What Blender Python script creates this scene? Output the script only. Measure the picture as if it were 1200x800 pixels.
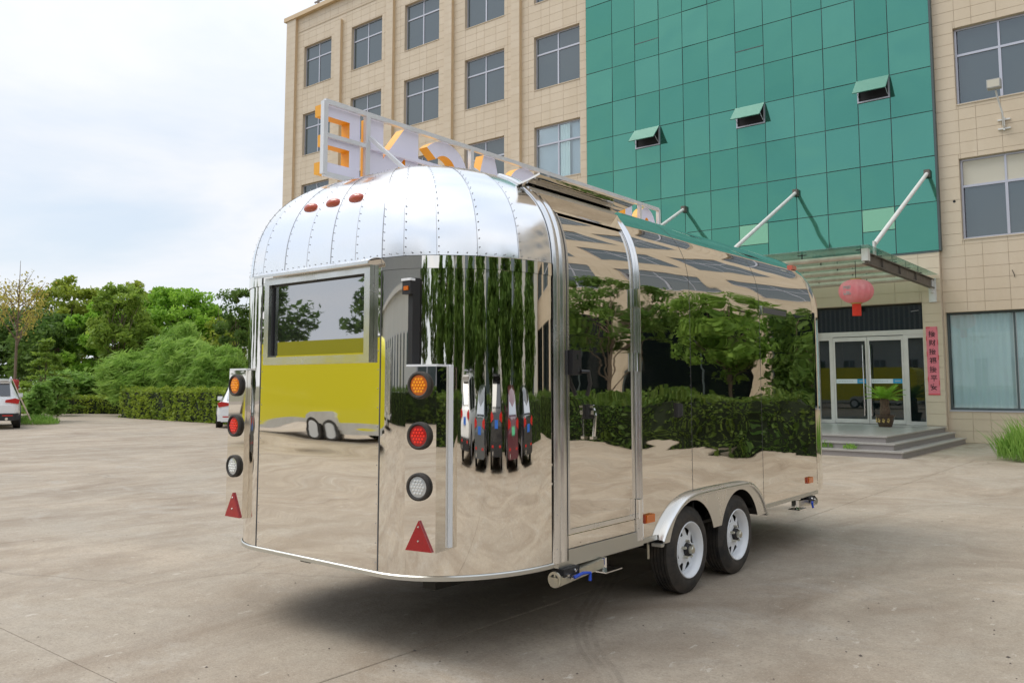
import bpy, math, random
import numpy as np
from mathutils import Vector, Matrix, Euler
R = math.radians
random.seed(7); rng = np.random.default_rng(11)
S = bpy.context.scene
COL = S.collection
for o in list(bpy.data.objects): bpy.data.objects.remove(o)

# ------------------------------------------------------------------ camera, sky, sun, exposure
EYE = 1.45; YAW = R(39.15); PITCH = R(5.1); FPX = 977.0; PX0 = 604.0; PY0 = 364.0
cd = bpy.data.cameras.new('camera'); cam = bpy.data.objects.new('camera', cd); COL.objects.link(cam)
cd.sensor_width = 36; cd.lens = FPX/1200*36
cd.shift_x = -(PX0-600)/1200; cd.shift_y = (PY0-400)/1200
cd.clip_start = .05; cd.clip_end = 3000
cam.location = (0, 0, EYE); cam.rotation_euler = (math.pi/2+PITCH, 0, YAW)
S.camera = cam
S.view_settings.view_transform = 'Standard'; S.view_settings.look = 'None'
S.view_settings.gamma = 1; S.view_settings.use_curve_mapping = False
S.view_settings.exposure = 0.32

SUN_AZ = Vector((-.85, -.50, 0)).normalized(); SUN_EL = R(58)
sd = bpy.data.lights.new('sun', 'SUN'); so = bpy.data.objects.new('sun', sd); COL.objects.link(so)
sd.energy = 1.5; sd.angle = R(34); sd.color = (1, .95, .87)
sv = SUN_AZ*math.cos(SUN_EL)+Vector((0, 0, math.sin(SUN_EL)))
so.rotation_euler = (-sv).to_track_quat('-Z', 'Y').to_euler(); so.location = (-20, -20, 40)

W = bpy.data.worlds.new('World'); S.world = W; W.use_nodes = True
nt = W.node_tree; nt.nodes.clear()
def N(t, nt=None, **k):
    n = nt.nodes.new(t)
    for a, b in k.items(): setattr(n, a, b)
    return n
sky = N('ShaderNodeTexSky', nt, sky_type='NISHITA'); sky.sun_disc = False
sky.sun_elevation = SUN_EL; sky.sun_rotation = math.atan2(SUN_AZ.x, SUN_AZ.y); sky.air_density = 1.2; sky.dust_density = 2
b1 = N('ShaderNodeBackground', nt); b1.inputs[1].default_value = .12
b2 = N('ShaderNodeBackground', nt); b2.inputs[1].default_value = 1
tc = N('ShaderNodeTexCoord', nt); sx = N('ShaderNodeSeparateXYZ', nt)
nt.links.new(tc.outputs['Generated'], sx.inputs[0])
ad = N('ShaderNodeMath', nt, operation='ADD'); ad.inputs[1].default_value = .22
mx_ = N('ShaderNodeMath', nt, operation='MAXIMUM'); mx_.inputs[1].default_value = 0
nt.links.new(sx.outputs[2], mx_.inputs[0]); nt.links.new(mx_.outputs[0], ad.inputs[0])
cx_ = N('ShaderNodeMath', nt, operation='DIVIDE'); cy_ = N('ShaderNodeMath', nt, operation='DIVIDE')
for c, i in ((cx_, 0), (cy_, 1)):
    nt.links.new(sx.outputs[i], c.inputs[0]); nt.links.new(ad.outputs[0], c.inputs[1])
cb = N('ShaderNodeCombineXYZ', nt); nt.links.new(cx_.outputs[0], cb.inputs[0]); nt.links.new(cy_.outputs[0], cb.inputs[1])
nz = N('ShaderNodeTexNoise', nt); nz.inputs['Scale'].default_value = 1.1; nz.inputs['Detail'].default_value = 7; nz.inputs['Roughness'].default_value = .55
nz.inputs['Distortion'].default_value = .3
nt.links.new(cb.outputs[0], nz.inputs[0])
rp = N('ShaderNodeValToRGB', nt); rp.color_ramp.elements[0].position = .36; rp.color_ramp.elements[1].position = .60
rp.color_ramp.elements[0].color = (.72, .72, .72, 1); rp.color_ramp.elements[1].color = (1, 1, 1, 1)
nt.links.new(nz.outputs[0], rp.inputs[0])
rc = N('ShaderNodeValToRGB', nt); rc.color_ramp.elements[0].position = .34; rc.color_ramp.elements[1].position = .66
rc.color_ramp.elements[0].color = (.68, .755, .86, 1); rc.color_ramp.elements[1].color = (.83, .845, .875, 1)
nt.links.new(nz.outputs[0], rc.inputs[0]); nt.links.new(rc.outputs[0], b2.inputs[0])
nt.links.new(sky.outputs[0], b1.inputs[0])
zr = N('ShaderNodeMapRange', nt); zr.inputs[1].default_value = .25; zr.inputs[2].default_value = 1; zr.inputs[3].default_value = .93; zr.inputs[4].default_value = 1.3
nt.links.new(sx.outputs[2], zr.inputs[0]); nt.links.new(zr.outputs[0], b2.inputs[1])     # an overcast sky is brighter overhead
ms = N('ShaderNodeMixShader', nt); wo = N('ShaderNodeOutputWorld', nt)
nt.links.new(rp.outputs[0], ms.inputs[0]); nt.links.new(b1.outputs[0], ms.inputs[1]); nt.links.new(b2.outputs[0], ms.inputs[2])
nt.links.new(ms.outputs[0], wo.inputs[0])

# ------------------------------------------------------------------ pixel helpers (1200x800 photograph)
CF = Vector((-math.sin(YAW), math.cos(YAW))); CR = Vector((math.cos(YAW), math.sin(YAW)))
def ray(x, y):
    u = -(y-PY0)/FPX; up = u*math.cos(PITCH)+math.sin(PITCH); fw = -u*math.sin(PITCH)+math.cos(PITCH); rt = (x-PX0)/FPX
    g = CR*rt+CF*fw
    return Vector((g.x, g.y, up))
def gnd(x, y, z=0):
    d = ray(x, y); return Vector((0, 0, EYE))+d*((z-EYE)/d.z)
def far(px, depth):
    d = ray(px, 451.3); f = d.x*CF.x+d.y*CF.y
    return Vector((d.x*depth/f, d.y*depth/f, 0))

# ------------------------------------------------------------------ materials
MATS = {}
def mat(name, col=(.5, .5, .5), rough=.6, metal=0, var=.0, scale=4, bump=0, bscale=60, spec=.5, col2=None, stretch=(1, 1, 1), coat=0, emit=None, bdist=.01, island=0, detail=6):
    m = bpy.data.materials.new(name); m.use_nodes = True; MATS[name] = m
    t = m.node_tree; p = t.nodes['Principled BSDF']
    p.inputs['Base Color'].default_value = (*col, 1); p.inputs['Roughness'].default_value = rough
    p.inputs['Metallic'].default_value = metal; p.inputs['Specular IOR Level'].default_value = spec
    p.inputs['Coat Weight'].default_value = coat; p.inputs['Coat Roughness'].default_value = .05
    if emit: p.inputs['Emission Color'].default_value = (*emit[0], 1); p.inputs['Emission Strength'].default_value = emit[1]
    if var or bump or island:
        g = N('ShaderNodeNewGeometry', t); mp = N('ShaderNodeMapping', t); mp.inputs['Scale'].default_value = stretch
        t.links.new(g.outputs['Position'], mp.inputs[0])
    if var or island:
        c2 = col2 or tuple(min(1, c*.6) for c in col)
        n = N('ShaderNodeTexNoise', t); n.inputs['Scale'].default_value = scale; n.inputs['Detail'].default_value = detail; n.inputs['Roughness'].default_value = .62
        t.links.new(mp.outputs[0], n.inputs[0])
        r = N('ShaderNodeMapRange', t); r.inputs[1].default_value = .35; r.inputs[2].default_value = .68; r.inputs[4].default_value = var if var else 0
        t.links.new(n.outputs[0], r.inputs[0])
        x = N('ShaderNodeMix', t, data_type='RGBA'); x.inputs[6].default_value = (*col, 1); x.inputs[7].default_value = (*c2, 1)
        if island:
            a = N('ShaderNodeMath', t, operation='MULTIPLY_ADD'); a.inputs[1].default_value = island
            t.links.new(g.outputs['Random Per Island'], a.inputs[0]); t.links.new(r.outputs[0], a.inputs[2]); t.links.new(a.outputs[0], x.inputs[0])
        else: t.links.new(r.outputs[0], x.inputs[0])
        t.links.new(x.outputs[2], p.inputs['Base Color'])
    if bump:
        n2 = N('ShaderNodeTexNoise', t); n2.inputs['Scale'].default_value = bscale; n2.inputs['Detail'].default_value = 5
        t.links.new(mp.outputs[0], n2.inputs[0])
        b = N('ShaderNodeBump', t); b.inputs['Strength'].default_value = bump; b.inputs['Distance'].default_value = bdist
        t.links.new(n2.outputs[0], b.inputs['Height']); t.links.new(b.outputs[0], p.inputs['Normal'])
    return m
def mirror_mat(name, col, rough, waves, dirt=.12):
    """polished sheet metal: metallic, faint buckling waves, smudges in the gloss"""
    m = bpy.data.materials.new(name); m.use_nodes = True; MATS[name] = m
    t = m.node_tree; p = t.nodes['Principled BSDF']; p.inputs['Metallic'].default_value = 1
    p.inputs['Base Color'].default_value = (*col, 1)
    g = N('ShaderNodeNewGeometry', t); prev = None
    for sc, dist, st in waves:
        mp = N('ShaderNodeMapping', t); mp.inputs['Scale'].default_value = st; t.links.new(g.outputs['Position'], mp.inputs[0])
        n = N('ShaderNodeTexNoise', t); n.inputs['Scale'].default_value = sc; n.inputs['Detail'].default_value = .6; n.inputs['Distortion'].default_value = .4
        t.links.new(mp.outputs[0], n.inputs[0])
        b = N('ShaderNodeBump', t); b.inputs['Strength'].default_value = 1; b.inputs['Distance'].default_value = dist
        t.links.new(n.outputs[0], b.inputs['Height'])
        if prev: t.links.new(prev.outputs[0], b.inputs['Normal'])
        prev = b
    if prev: t.links.new(prev.outputs[0], p.inputs['Normal'])
    n = N('ShaderNodeTexNoise', t); n.inputs['Scale'].default_value = 5; n.inputs['Detail'].default_value = 8
    t.links.new(g.outputs['Position'], n.inputs[0])
    r = N('ShaderNodeMapRange', t); r.inputs[1].default_value = .4; r.inputs[2].default_value = .75; r.inputs[3].default_value = rough; r.inputs[4].default_value = rough+dirt
    t.links.new(n.outputs[0], r.inputs[0]); t.links.new(r.outputs[0], p.inputs['Roughness'])
    return m
def glass_mat(name, tint, refl, trans, dark=(.02, .025, .03), rough=.015, bow=0):
    """coated window glass: mirror-like reflection, part see-through, part tinted body"""
    m = bpy.data.materials.new(name); m.use_nodes = True; MATS[name] = m
    t = m.node_tree; t.nodes.remove(t.nodes['Principled BSDF']); out = t.nodes['Material Output']
    tr = N('ShaderNodeBsdfTransparent', t); tr.inputs[0].default_value = (*tint, 1)
    df = N('ShaderNodeBsdfDiffuse', t); df.inputs[0].default_value = (*dark, 1)
    gl = N('ShaderNodeBsdfGlossy', t); gl.inputs['Roughness'].default_value = rough; gl.inputs[0].default_value = (.95, .97, 1, 1)
    m1 = N('ShaderNodeMixShader', t); m1.inputs[0].default_value = trans
    t.links.new(df.outputs[0], m1.inputs[1]); t.links.new(tr.outputs[0], m1.inputs[2])
    lw = N('ShaderNodeLayerWeight', t); lw.inputs[0].default_value = .35
    mr = N('ShaderNodeMapRange', t); mr.inputs[3].default_value = refl; mr.inputs[4].default_value = min(1, refl+.5)
    t.links.new(lw.outputs['Fresnel'], mr.inputs[0])
    m2 = N('ShaderNodeMixShader', t); t.links.new(mr.outputs[0], m2.inputs[0]); t.links.new(m1.outputs[0], m2.inputs[1]); t.links.new(gl.outputs[0], m2.inputs[2])
    if bow:
        g = N('ShaderNodeNewGeometry', t); n = N('ShaderNodeTexNoise', t); n.inputs['Scale'].default_value = .9; n.inputs['Detail'].default_value = 0
        t.links.new(g.outputs['Position'], n.inputs[0]); b = N('ShaderNodeBump', t); b.inputs['Distance'].default_value = bow
        t.links.new(n.outputs[0], b.inputs['Height']); t.links.new(b.outputs[0], gl.inputs['Normal'])
    t.links.new(m2.outputs[0], out.inputs[0])
    return m
def leaf_mat(name, c1, c2, trans=.48):
    m = bpy.data.materials.new(name); m.use_nodes = True; MATS[name] = m
    t = m.node_tree; p = t.nodes['Principled BSDF']; out = t.nodes['Material Output']
    g = N('ShaderNodeNewGeometry', t); n = N('ShaderNodeTexNoise', t); n.inputs['Scale'].default_value = .7; n.inputs['Detail'].default_value = 3
    t.links.new(g.outputs['Position'], n.inputs[0])
    a = N('ShaderNodeMath', t, operation='MULTIPLY_ADD'); a.inputs[1].default_value = .55
    r = N('ShaderNodeMapRange', t); r.inputs[1].default_value = .35; r.inputs[2].default_value = .65; r.inputs[4].default_value = .5
    t.links.new(n.outputs[0], r.inputs[0]); t.links.new(g.outputs['Random Per Island'], a.inputs[0]); t.links.new(r.outputs[0], a.inputs[2])
    x = N('ShaderNodeMix', t, data_type='RGBA'); x.inputs[6].default_value = (*c1, 1); x.inputs[7].default_value = (*c2, 1)
    t.links.new(a.outputs[0], x.inputs[0]); t.links.new(x.outputs[2], p.inputs['Base Color'])
    p.inputs['Roughness'].default_value = .55; p.inputs['Specular IOR Level'].default_value = .3
    tl = N('ShaderNodeBsdfTranslucent', t); t.links.new(x.outputs[2], tl.inputs[0])
    mm = N('ShaderNodeMixShader', t); mm.inputs[0].default_value = trans
    t.links.new(p.outputs[0], mm.inputs[1]); t.links.new(tl.outputs[0], mm.inputs[2]); t.links.new(mm.outputs[0], out.inputs[0])
    return m

def concrete_mat():
    m = bpy.data.materials.new('concrete'); m.use_nodes = True; MATS['concrete'] = m
    t = m.node_tree; p = t.nodes['Principled BSDF']; L = t.links.new
    g = N('ShaderNodeNewGeometry', t)
    def noise(sc, det=6, ro=.6, st=None, dist=0):
        n = N('ShaderNodeTexNoise', t); n.inputs['Scale'].default_value = sc; n.inputs['Detail'].default_value = det; n.inputs['Roughness'].default_value = ro; n.inputs['Distortion'].default_value = dist
        if st:
            mp = N('ShaderNodeMapping', t); mp.inputs['Scale'].default_value = st[:3]; mp.inputs['Rotation'].default_value = (0, 0, st[3]); L(g.outputs['Position'], mp.inputs[0]); L(mp.outputs[0], n.inputs[0])
        else: L(g.outputs['Position'], n.inputs[0])
        return n.outputs[0]
    def rng_(o, a, b, c=0, d=1):
        r = N('ShaderNodeMapRange', t); r.inputs[1].default_value = a; r.inputs[2].default_value = b; r.inputs[3].default_value = c; r.inputs[4].default_value = d; L(o, r.inputs[0]); return r.outputs[0]
    def mix(f, a, b, mode='MIX'):
        x = N('ShaderNodeMix', t, data_type='RGBA', blend_type=mode); L(f, x.inputs[0])
        for i, v in ((6, a), (7, b)):
            if isinstance(v, tuple): x.inputs[i].default_value = (*v, 1)
            else: L(v, x.inputs[i])
        return x.outputs[2]
    c = mix(rng_(noise(.35, 6, .6, None, .6), .36, .66), (.44, .365, .28), (.375, .325, .26))          # warm and grey zones
    c = mix(rng_(noise(.9, 8, .66, (1, .45, 1, .25), 1.1), .42, .70), c, (.25, .19, .135))            # brown washed dirt
    c = mix(rng_(noise(1.6, 9, .7, (.5, 1, 1, .5), .5), .55, .75, 0, .75), c, (.48, .445, .39))       # pale scoured patches
    c = mix(rng_(noise(7, 8, .72), .45, .8, 0, .55), c, (.24, .20, .155))                              # mottling
    c = mix(rng_(noise(42, 4, .7), .48, .72, 0, .62), c, (.22, .18, .14)); c = mix(rng_(noise(95, 3, .7), .52, .72, 0, .45), c, (.60, .53, .43)); c = mix(rng_(noise(16, 7, .75), .60, .66, 0, .5), c, (.19, .155, .12)); c = mix(rng_(noise(11, 7, .72, (1, .5, 1, .9)), .61, .68, 0, .55), c, (.62, .57, .49))                               # grain
    # fine cracks
    v = N('ShaderNodeTexVoronoi', t, feature='DISTANCE_TO_EDGE'); v.inputs['Scale'].default_value = .55
    w = N('ShaderNodeMix', t, data_type='VECTOR'); w.inputs[0].default_value = .35
    nn = N('ShaderNodeTexNoise', t); nn.inputs['Scale'].default_value = 1.5; nn.inputs['Detail'].default_value = 6; L(g.outputs['Position'], nn.inputs[0])
    L(g.outputs['Position'], w.inputs[4]); L(nn.outputs['Color'], w.inputs[5]); L(w.outputs[1], v.inputs[0])
    cr = rng_(v.outputs['Distance'], .0, .009, 1, 0); gate = rng_(noise(.22, 2), .52, .60)
    mm = N('ShaderNodeMath', t, operation='MULTIPLY'); L(cr, mm.inputs[0]); L(gate, mm.inputs[1])
    m2 = N('ShaderNodeMath', t, operation='MULTIPLY'); L(mm.outputs[0], m2.inputs[0]); m2.inputs[1].default_value = .4
    c = mix(m2.outputs[0], c, (.14, .115, .09))
    # pitted spots
    v2 = N('ShaderNodeTexVoronoi', t); v2.inputs['Scale'].default_value = 3.6; L(g.outputs['Position'], v2.inputs[0])
    sp = rng_(v2.outputs['Distance'], .03, .075, 1, 0); g2 = rng_(noise(1.1, 3), .5, .6)
    m3 = N('ShaderNodeMath', t, operation='MULTIPLY'); L(sp, m3.inputs[0]); L(g2, m3.inputs[1])
    m4 = N('ShaderNodeMath', t, operation='MULTIPLY'); L(m3.outputs[0], m4.inputs[0]); m4.inputs[1].default_value = .25
    c = mix(m4.outputs[0], c, (.13, .105, .085))
    L(c, p.inputs['Base Color'])
    L(rng_(noise(2.5), .3, .7, .55, .85), p.inputs['Roughness']); p.inputs['Specular IOR Level'].default_value = .35
    b = N('ShaderNodeBump', t); b.inputs['Strength'].default_value = .35; b.inputs['Distance'].default_value = .01; L(noise(55, 6, .7), b.inputs['Height'])
    b2 = N('ShaderNodeBump', t); b2.inputs['Strength'].default_value = .3; b2.inputs['Distance'].default_value = .03; L(noise(4, 4), b2.inputs['Height']); L(b.outputs[0], b2.inputs['Normal'])
    L(b2.outputs[0], p.inputs['Normal'])
concrete_mat()
mat('joint', (.22, .185, .15), .9)
mat('soil', (.20, .17, .12), .95, var=.8, scale=.2, col2=(.10, .13, .06), bump=.4)
mat('tile', (.69, .575, .43), .42, var=.5, scale=1.7, col2=(.60, .485, .34), island=.42, stretch=(1, 1, .3), bump=.12, bscale=25)
mat('tile_grout', (.58, .48, .355), .85)
mat('pier', (.66, .49, .30), .5, var=.6, scale=2, col2=(.58, .42, .25))
mat('alu_frame', (.52, .52, .57), .4, .5)
mat('alu_door', (.78, .76, .72), .35, .5, var=.4, scale=3, col2=(.55, .53, .5))
mat('dark_frame', (.075, .10, .10), .5)
def green_glass():
    m = mat('green_glass', (.05, .325, .255), .1, .8)
    t = m.node_tree; p = t.nodes['Principled BSDF']; g = N('ShaderNodeNewGeometry', t)
    oi = N('ShaderNodeObjectInfo', t)
    x = N('ShaderNodeMix', t, data_type='RGBA'); x.inputs[6].default_value = (.078, .278, .208, 1); x.inputs[7].default_value = (.112, .335, .256, 1)
    t.links.new(oi.outputs['Random'], x.inputs[0]); t.links.new(x.outputs[2], p.inputs['Base Color'])
    n = N('ShaderNodeTexNoise', t); n.inputs['Scale'].default_value = .8; n.inputs['Detail'].default_value = 1; t.links.new(g.outputs['Position'], n.inputs[0])
    b = N('ShaderNodeBump', t); b.inputs['Distance'].default_value = .045; b.inputs['Strength'].default_value = .7; t.links.new(n.outputs[0], b.inputs['Height']); t.links.new(b.outputs[0], p.inputs['Normal'])
    p.inputs['Roughness'].default_value = .05; p.inputs['Metallic'].default_value = .75
green_glass()
mat('pale_green_glass', (.24, .50, .33), .15, .6); mat('sash_glass', (.07, .20, .155), .3, .1, spec=.25)
glass_mat('window_glass', (.6, .7, .7), .10, 0, (.062, .085, .09), .03, .01)
glass_mat('curtain_glass', (.92, .985, .985), .05, .985, (.03, .05, .05))
glass_mat('shop_glass', (.4, .5, .5), .015, 0, (.006, .009, .009), .03, .006)
glass_mat('door_glass', (.45, .6, .58), .045, .55, (.012, .022, .022))
glass_mat('canopy_glass', (.75, .90, .84), .08, .88, (.15, .24, .2), .1)
glass_mat('tint_glass', (.2, .2, .2), .42, .1, (.02, .02, .022))
glass_mat('car_glass', (.15, .17, .18), .10, .15, (.012, .014, .016))
mat('blind', (.60, .56, .46), .8)
mat('curtain', (.88, .90, .89), .85, var=.3, scale=1.2, col2=(.66, .76, .78), stretch=(.1, 1, 1.6))
mat('interior', (.04, .05, .05), .9)
mat('lobby', (.25, .24, .2), .9)
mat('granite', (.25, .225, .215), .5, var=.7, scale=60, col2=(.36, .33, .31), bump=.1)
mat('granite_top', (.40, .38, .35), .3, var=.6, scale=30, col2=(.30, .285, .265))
mat('white_paint', (.74, .73, .70), .45, var=.35, scale=6, col2=(.52, .47, .40))
mat('brown_steel', (.10, .085, .07), .55, var=.7, scale=5, col2=(.19, .16, .13))
mat('old_pipe', (.62, .55, .45), .6, var=.8, scale=4, col2=(.40, .33, .25))
mat('lantern_cloth', (.78, .20, .22), .7, var=.6, scale=5, col2=(.80, .38, .37))
mat('tassel', (.75, .05, .02), .7, var=.5, scale=30, col2=(.5, .03, .01))
mat('gold', (.55, .38, .12), .5, .3)
mat('banner_paper', (.80, .22, .26), .7, var=.4, scale=7, col2=(.74, .17, .22))
mat('banner_red', (.70, .04, .06), .6)
mat('ink', (.012, .01, .012), .6)
mat('sticker_white', (.75, .80, .82), .4)
mat('sticker_blue', (.03, .34, .62), .4)
mat('pot_glaze', (.06, .035, .022), .25, var=.5, scale=12, col2=(.10, .06, .03))
mat('palm_trunk', (.17, .11, .07), .9, var=.9, scale=25, col2=(.06, .04, .025), bump=.8, bscale=30)
mat('grey_plate', (.45, .45, .43), .7, var=.6, scale=6)
mat('rust_frame', (.22, .19, .18), .7)
# trailer
SIDEW = [(1.0, .010, (.0, .8, 1.3)), (2.3, .0022, (.2, .5, 2.6)), (9.0, .00012, (.4, .4, 2.4))]
mirror_mat('mirror_side', (.84, .80, .74), .010, SIDEW, .022)
mirror_mat('mirror_rear', (.90, .86, .80), .010, [(1.3, .006, (.6, 0, 1.5)), (2.6, .002, (.4, 0, 2.4))], .025)
mirror_mat('mirror_corner', (.87, .835, .775), .012, [(1.6, .0022, (1, 1, .45))], .025)
mirror_mat('dome_alu', (.92, .925, .935), .12, [(2.2, .006, (1, 1, .7))], .14)
mirror_mat('extrusion', (.80, .80, .80), .19, [], .12)
mirror_mat('sill_alu', (.66, .66, .62), .36, [], .1)
mirror_mat('chrome', (.85, .85, .85), .08, [], .05)
mirror_mat('fender_alu', (.80, .79, .76), .27, [], .12)
mat('rivet', (.26, .26, .27), .45, .8)
mat('seam', (.10, .10, .10), .6); mat('seam_alu', (.55, .55, .56), .4, .8)
mat('rubber', (.02, .02, .02), .7, var=.8, scale=9, col2=(.085, .07, .055), bump=.2, bscale=120)
mat('black_plastic', (.02, .02, .022), .45)
mat('black_steel', (.03, .03, .032), .55, .2)
mat('chassis', (.035, .033, .03), .7)
mat('wheel_white', (.84, .86, .88), .3, coat=.4)
mat('zinc', (.66, .63, .52), .35, .9, var=.5, scale=20, col2=(.5, .5, .46))
mat('blue_grip', (.02, .08, .55), .35)
mat('amber', (.70, .16, .008), .2, spec=.6, coat=.6)
mat('amber_led', (1, .42, .02), .2, emit=((1, .30, .01), .1))
mat('red_lens', (.50, .014, .012), .2, coat=.6)
mat('red_led', (.95, .05, .03), .2, emit=((1, .03, .01), .08))
mat('clear_lens', (.62, .64, .64), .15, .3, coat=.6)
mat('clear_led', (.9, .92, .92), .15, .4)
mat('dome_lamp', (.50, .085, .04), .25, coat=.7)
mat('reflector', (.40, .012, .015), .3, coat=.3, var=.4, scale=90, col2=(.26, .01, .01))
mat('white_film', (.86, .88, .90), .4)
mat('letter_back', (.86, .83, .95), .35)
mat('letter_side', (.90, .42, .03), .45)
mat('sign_tube', (.80, .81, .82), .35, .35, var=.4, scale=8, col2=(.62, .62, .62))
mat('yellow_paint', (.95, .86, .02), .3, coat=.4)
mat('cream_paint', (.72, .70, .62), .4, coat=.2)
mat('car_white', (.82, .83, .84), .25, coat=1)
mat('car_black', (.02, .021, .024), .25, coat=1)
mat('car_grey', (.10, .11, .12), .25, .4, coat=1)
mat('car_maroon', (.10, .018, .03), .25, coat=1)
mat('plate_blue', (.03, .15, .60), .4)
mat('plate_green', (.12, .55, .30), .4)
# plants
leaf_mat('leaf_bright', (0.156, 0.344, 0.029), (0.405, 0.626, 0.083))
leaf_mat('leaf_mid', (0.098, 0.205, 0.029), (0.258, 0.396, 0.074))
leaf_mat('leaf_dark', (0.061, 0.131, 0.025), (0.175, 0.276, 0.055))
leaf_mat('leaf_olive', (0.189, 0.271, 0.025), (0.423, 0.488, 0.074))
leaf_mat('leaf_willow', (0.180, 0.344, 0.049), (0.423, 0.607, 0.138))
leaf_mat('leaf_yellow', (0.34, 0.31, 0.06), (0.54, 0.45, 0.11))
leaf_mat('leaf_conifer', (0.164, 0.271, 0.037), (0.368, 0.497, 0.083))
leaf_mat('leaf_shrub', (0.156, 0.295, 0.049), (0.331, 0.515, 0.120))
leaf_mat('leaf_hedge', (0.139, 0.230, 0.025), (0.386, 0.478, 0.060))
leaf_mat('leaf_hedge_red', (0.055, 0.13, 0.025), (0.16, 0.22, 0.04))
leaf_mat('leaf_cycad', (0.16, 0.34, 0.03), (0.36, 0.58, 0.06), .2)
leaf_mat('grass', (0.13, 0.3, 0.045), (0.34, 0.52, 0.11), .3)
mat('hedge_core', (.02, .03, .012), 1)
mat('bark', (.20, .145, .10), .9, var=.8, scale=9, col2=(.10, .075, .055), stretch=(1, 1, .25), bump=.6, bscale=20)
mat('red_cloth', (.42, .05, .05), .8)
mat('stick_wood', (.62, .50, .38), .7, var=.4, scale=9)
mat('factory_white', (.66, .66, .63), .7, var=.5, scale=.6, col2=(.58, .57, .53))
mat('factory_grey', (.25, .27, .29), .6)
mat('wing_grey', (.50, .50, .47), .7, var=.4, scale=.8, col2=(.44, .44, .41))
mat('pebble', (.12, .10, .085), .9)
mat('roof_grey', (.45, .46, .47), .6)

# ------------------------------------------------------------------ mesh helpers
class MB:
    def __init__(s): s.v = []; s.f = []
    def add(s, vs, fs):
        n = len(s.v); s.v += [tuple(v) for v in vs]; s.f += [tuple(i+n for i in f) for f in fs]; return s
    def box(s, x0, x1, y0, y1, z0, z1):
        return s.add([(x0, y0, z0), (x1, y0, z0), (x1, y1, z0), (x0, y1, z0), (x0, y0, z1), (x1, y0, z1), (x1, y1, z1), (x0, y1, z1)],
                     [(0, 3, 2, 1), (4, 5, 6, 7), (0, 1, 5, 4), (1, 2, 6, 5), (2, 3, 7, 6), (3, 0, 4, 7)])
    def bar(s, a, b, w, h=None, up=(0, 0, 1)):
        a = Vector(a); b = Vector(b); h = h or w; d = (b-a).normalized(); u = Vector(up)
        if abs(d.dot(u)) > .98: u = Vector((1, 0, 0))
        r = d.cross(u).normalized()*(w/2); t = r.cross(d).normalized()*(h/2)
        return s.add([a-r-t, a+r-t, a+r+t, a-r+t, b-r-t, b+r-t, b+r+t, b-r+t], [(0, 3, 2, 1), (4, 5, 6, 7), (0, 1, 5, 4), (1, 2, 6, 5), (2, 3, 7, 6), (3, 0, 4, 7)])
    def tube(s, pts, r, n=8, cap=True):
        pts = [Vector(p) for p in pts]; rs = r if isinstance(r, (list, tuple)) else [r]*len(pts)
        base = len(s.v); pu = None
        for i, p in enumerate(pts):
            d = (pts[min(i+1, len(pts)-1)]-pts[max(i-1, 0)]).normalized()
            u = pu if pu is not None else (Vector((0, 0, 1)) if abs(d.z) < .9 else Vector((1, 0, 0)))
            a = d.cross(u).normalized(); u = a.cross(d).normalized(); pu = u
            for k in range(n):
                t = 2*math.pi*k/n; s.v.append(tuple(p+(a*math.cos(t)+u*math.sin(t))*rs[i]))
        for i in range(len(pts)-1):
            for k in range(n):
                s.f.append((base+i*n+k, base+i*n+(k+1) % n, base+(i+1)*n+(k+1) % n, base+(i+1)*n+k))
        if cap:
            s.f.append(tuple(base+k for k in range(n))[::-1]); s.f.append(tuple(base+(len(pts)-1)*n+k for k in range(n)))
        return s
    def lathe(s, prof, o, axis='z', n=24, closed=False):
        """prof: (radius, height) pairs along the axis through o"""
        base = len(s.v); o = Vector(o)
        for r, hgt in prof:
            for k in range(n):
                t = 2*math.pi*k/n; c, q = r*math.cos(t), r*math.sin(t)
                s.v.append(tuple(o+Vector({'z': (c, q, hgt), 'x': (hgt, c, q), 'y': (q, hgt, c)}[axis])))
        m = len(prof)
        for i in range(m-1+(1 if closed else 0)):
            j = (i+1) % m
            for k in range(n): s.f.append((base+i*n+k, base+i*n+(k+1) % n, base+j*n+(k+1) % n, base+j*n+k))
        if not closed:
            if prof[0][0] > 1e-6: s.f.append(tuple(base+k for k in range(n))[::-1])
            if prof[-1][0] > 1e-6: s.f.append(tuple(base+(m-1)*n+k for k in range(n)))
        return s
    def grid(s, fn, us, vs):
        base = len(s.v); nv = len(vs)
        for u in us:
            for v in vs: s.v.append(tuple(fn(u, v)))
        for i in range(len(us)-1):
            for j in range(nv-1): s.f.append((base+i*nv+j, base+(i+1)*nv+j, base+(i+1)*nv+j+1, base+i*nv+j+1))
        return s
    def prism(s, poly, to3, d0, d1):
        """extrude a 2-D polygon; to3(u, v, depth)"""
        n = len(poly); a = [to3(u, v, d0) for u, v in poly]; b = [to3(u, v, d1) for u, v in poly]
        return s.add(a+b, [tuple(range(n))[::-1], tuple(range(n, 2*n))]+[(i, (i+1) % n, n+(i+1) % n, n+i) for i in range(n)])
def lin(a, b, n): return [a+(b-a)*i/(n-1) for i in range(n)]
def link(name, me, parent=None, loc=None):
    o = bpy.data.objects.new(name, me); COL.objects.link(o)
    if parent: o.parent = parent
    if loc is not None: o.location = loc
    return o
def wloc(o):
    v = Vector((0, 0, 0))
    while o is not None: v += o.location; o = o.parent
    return v
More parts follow.
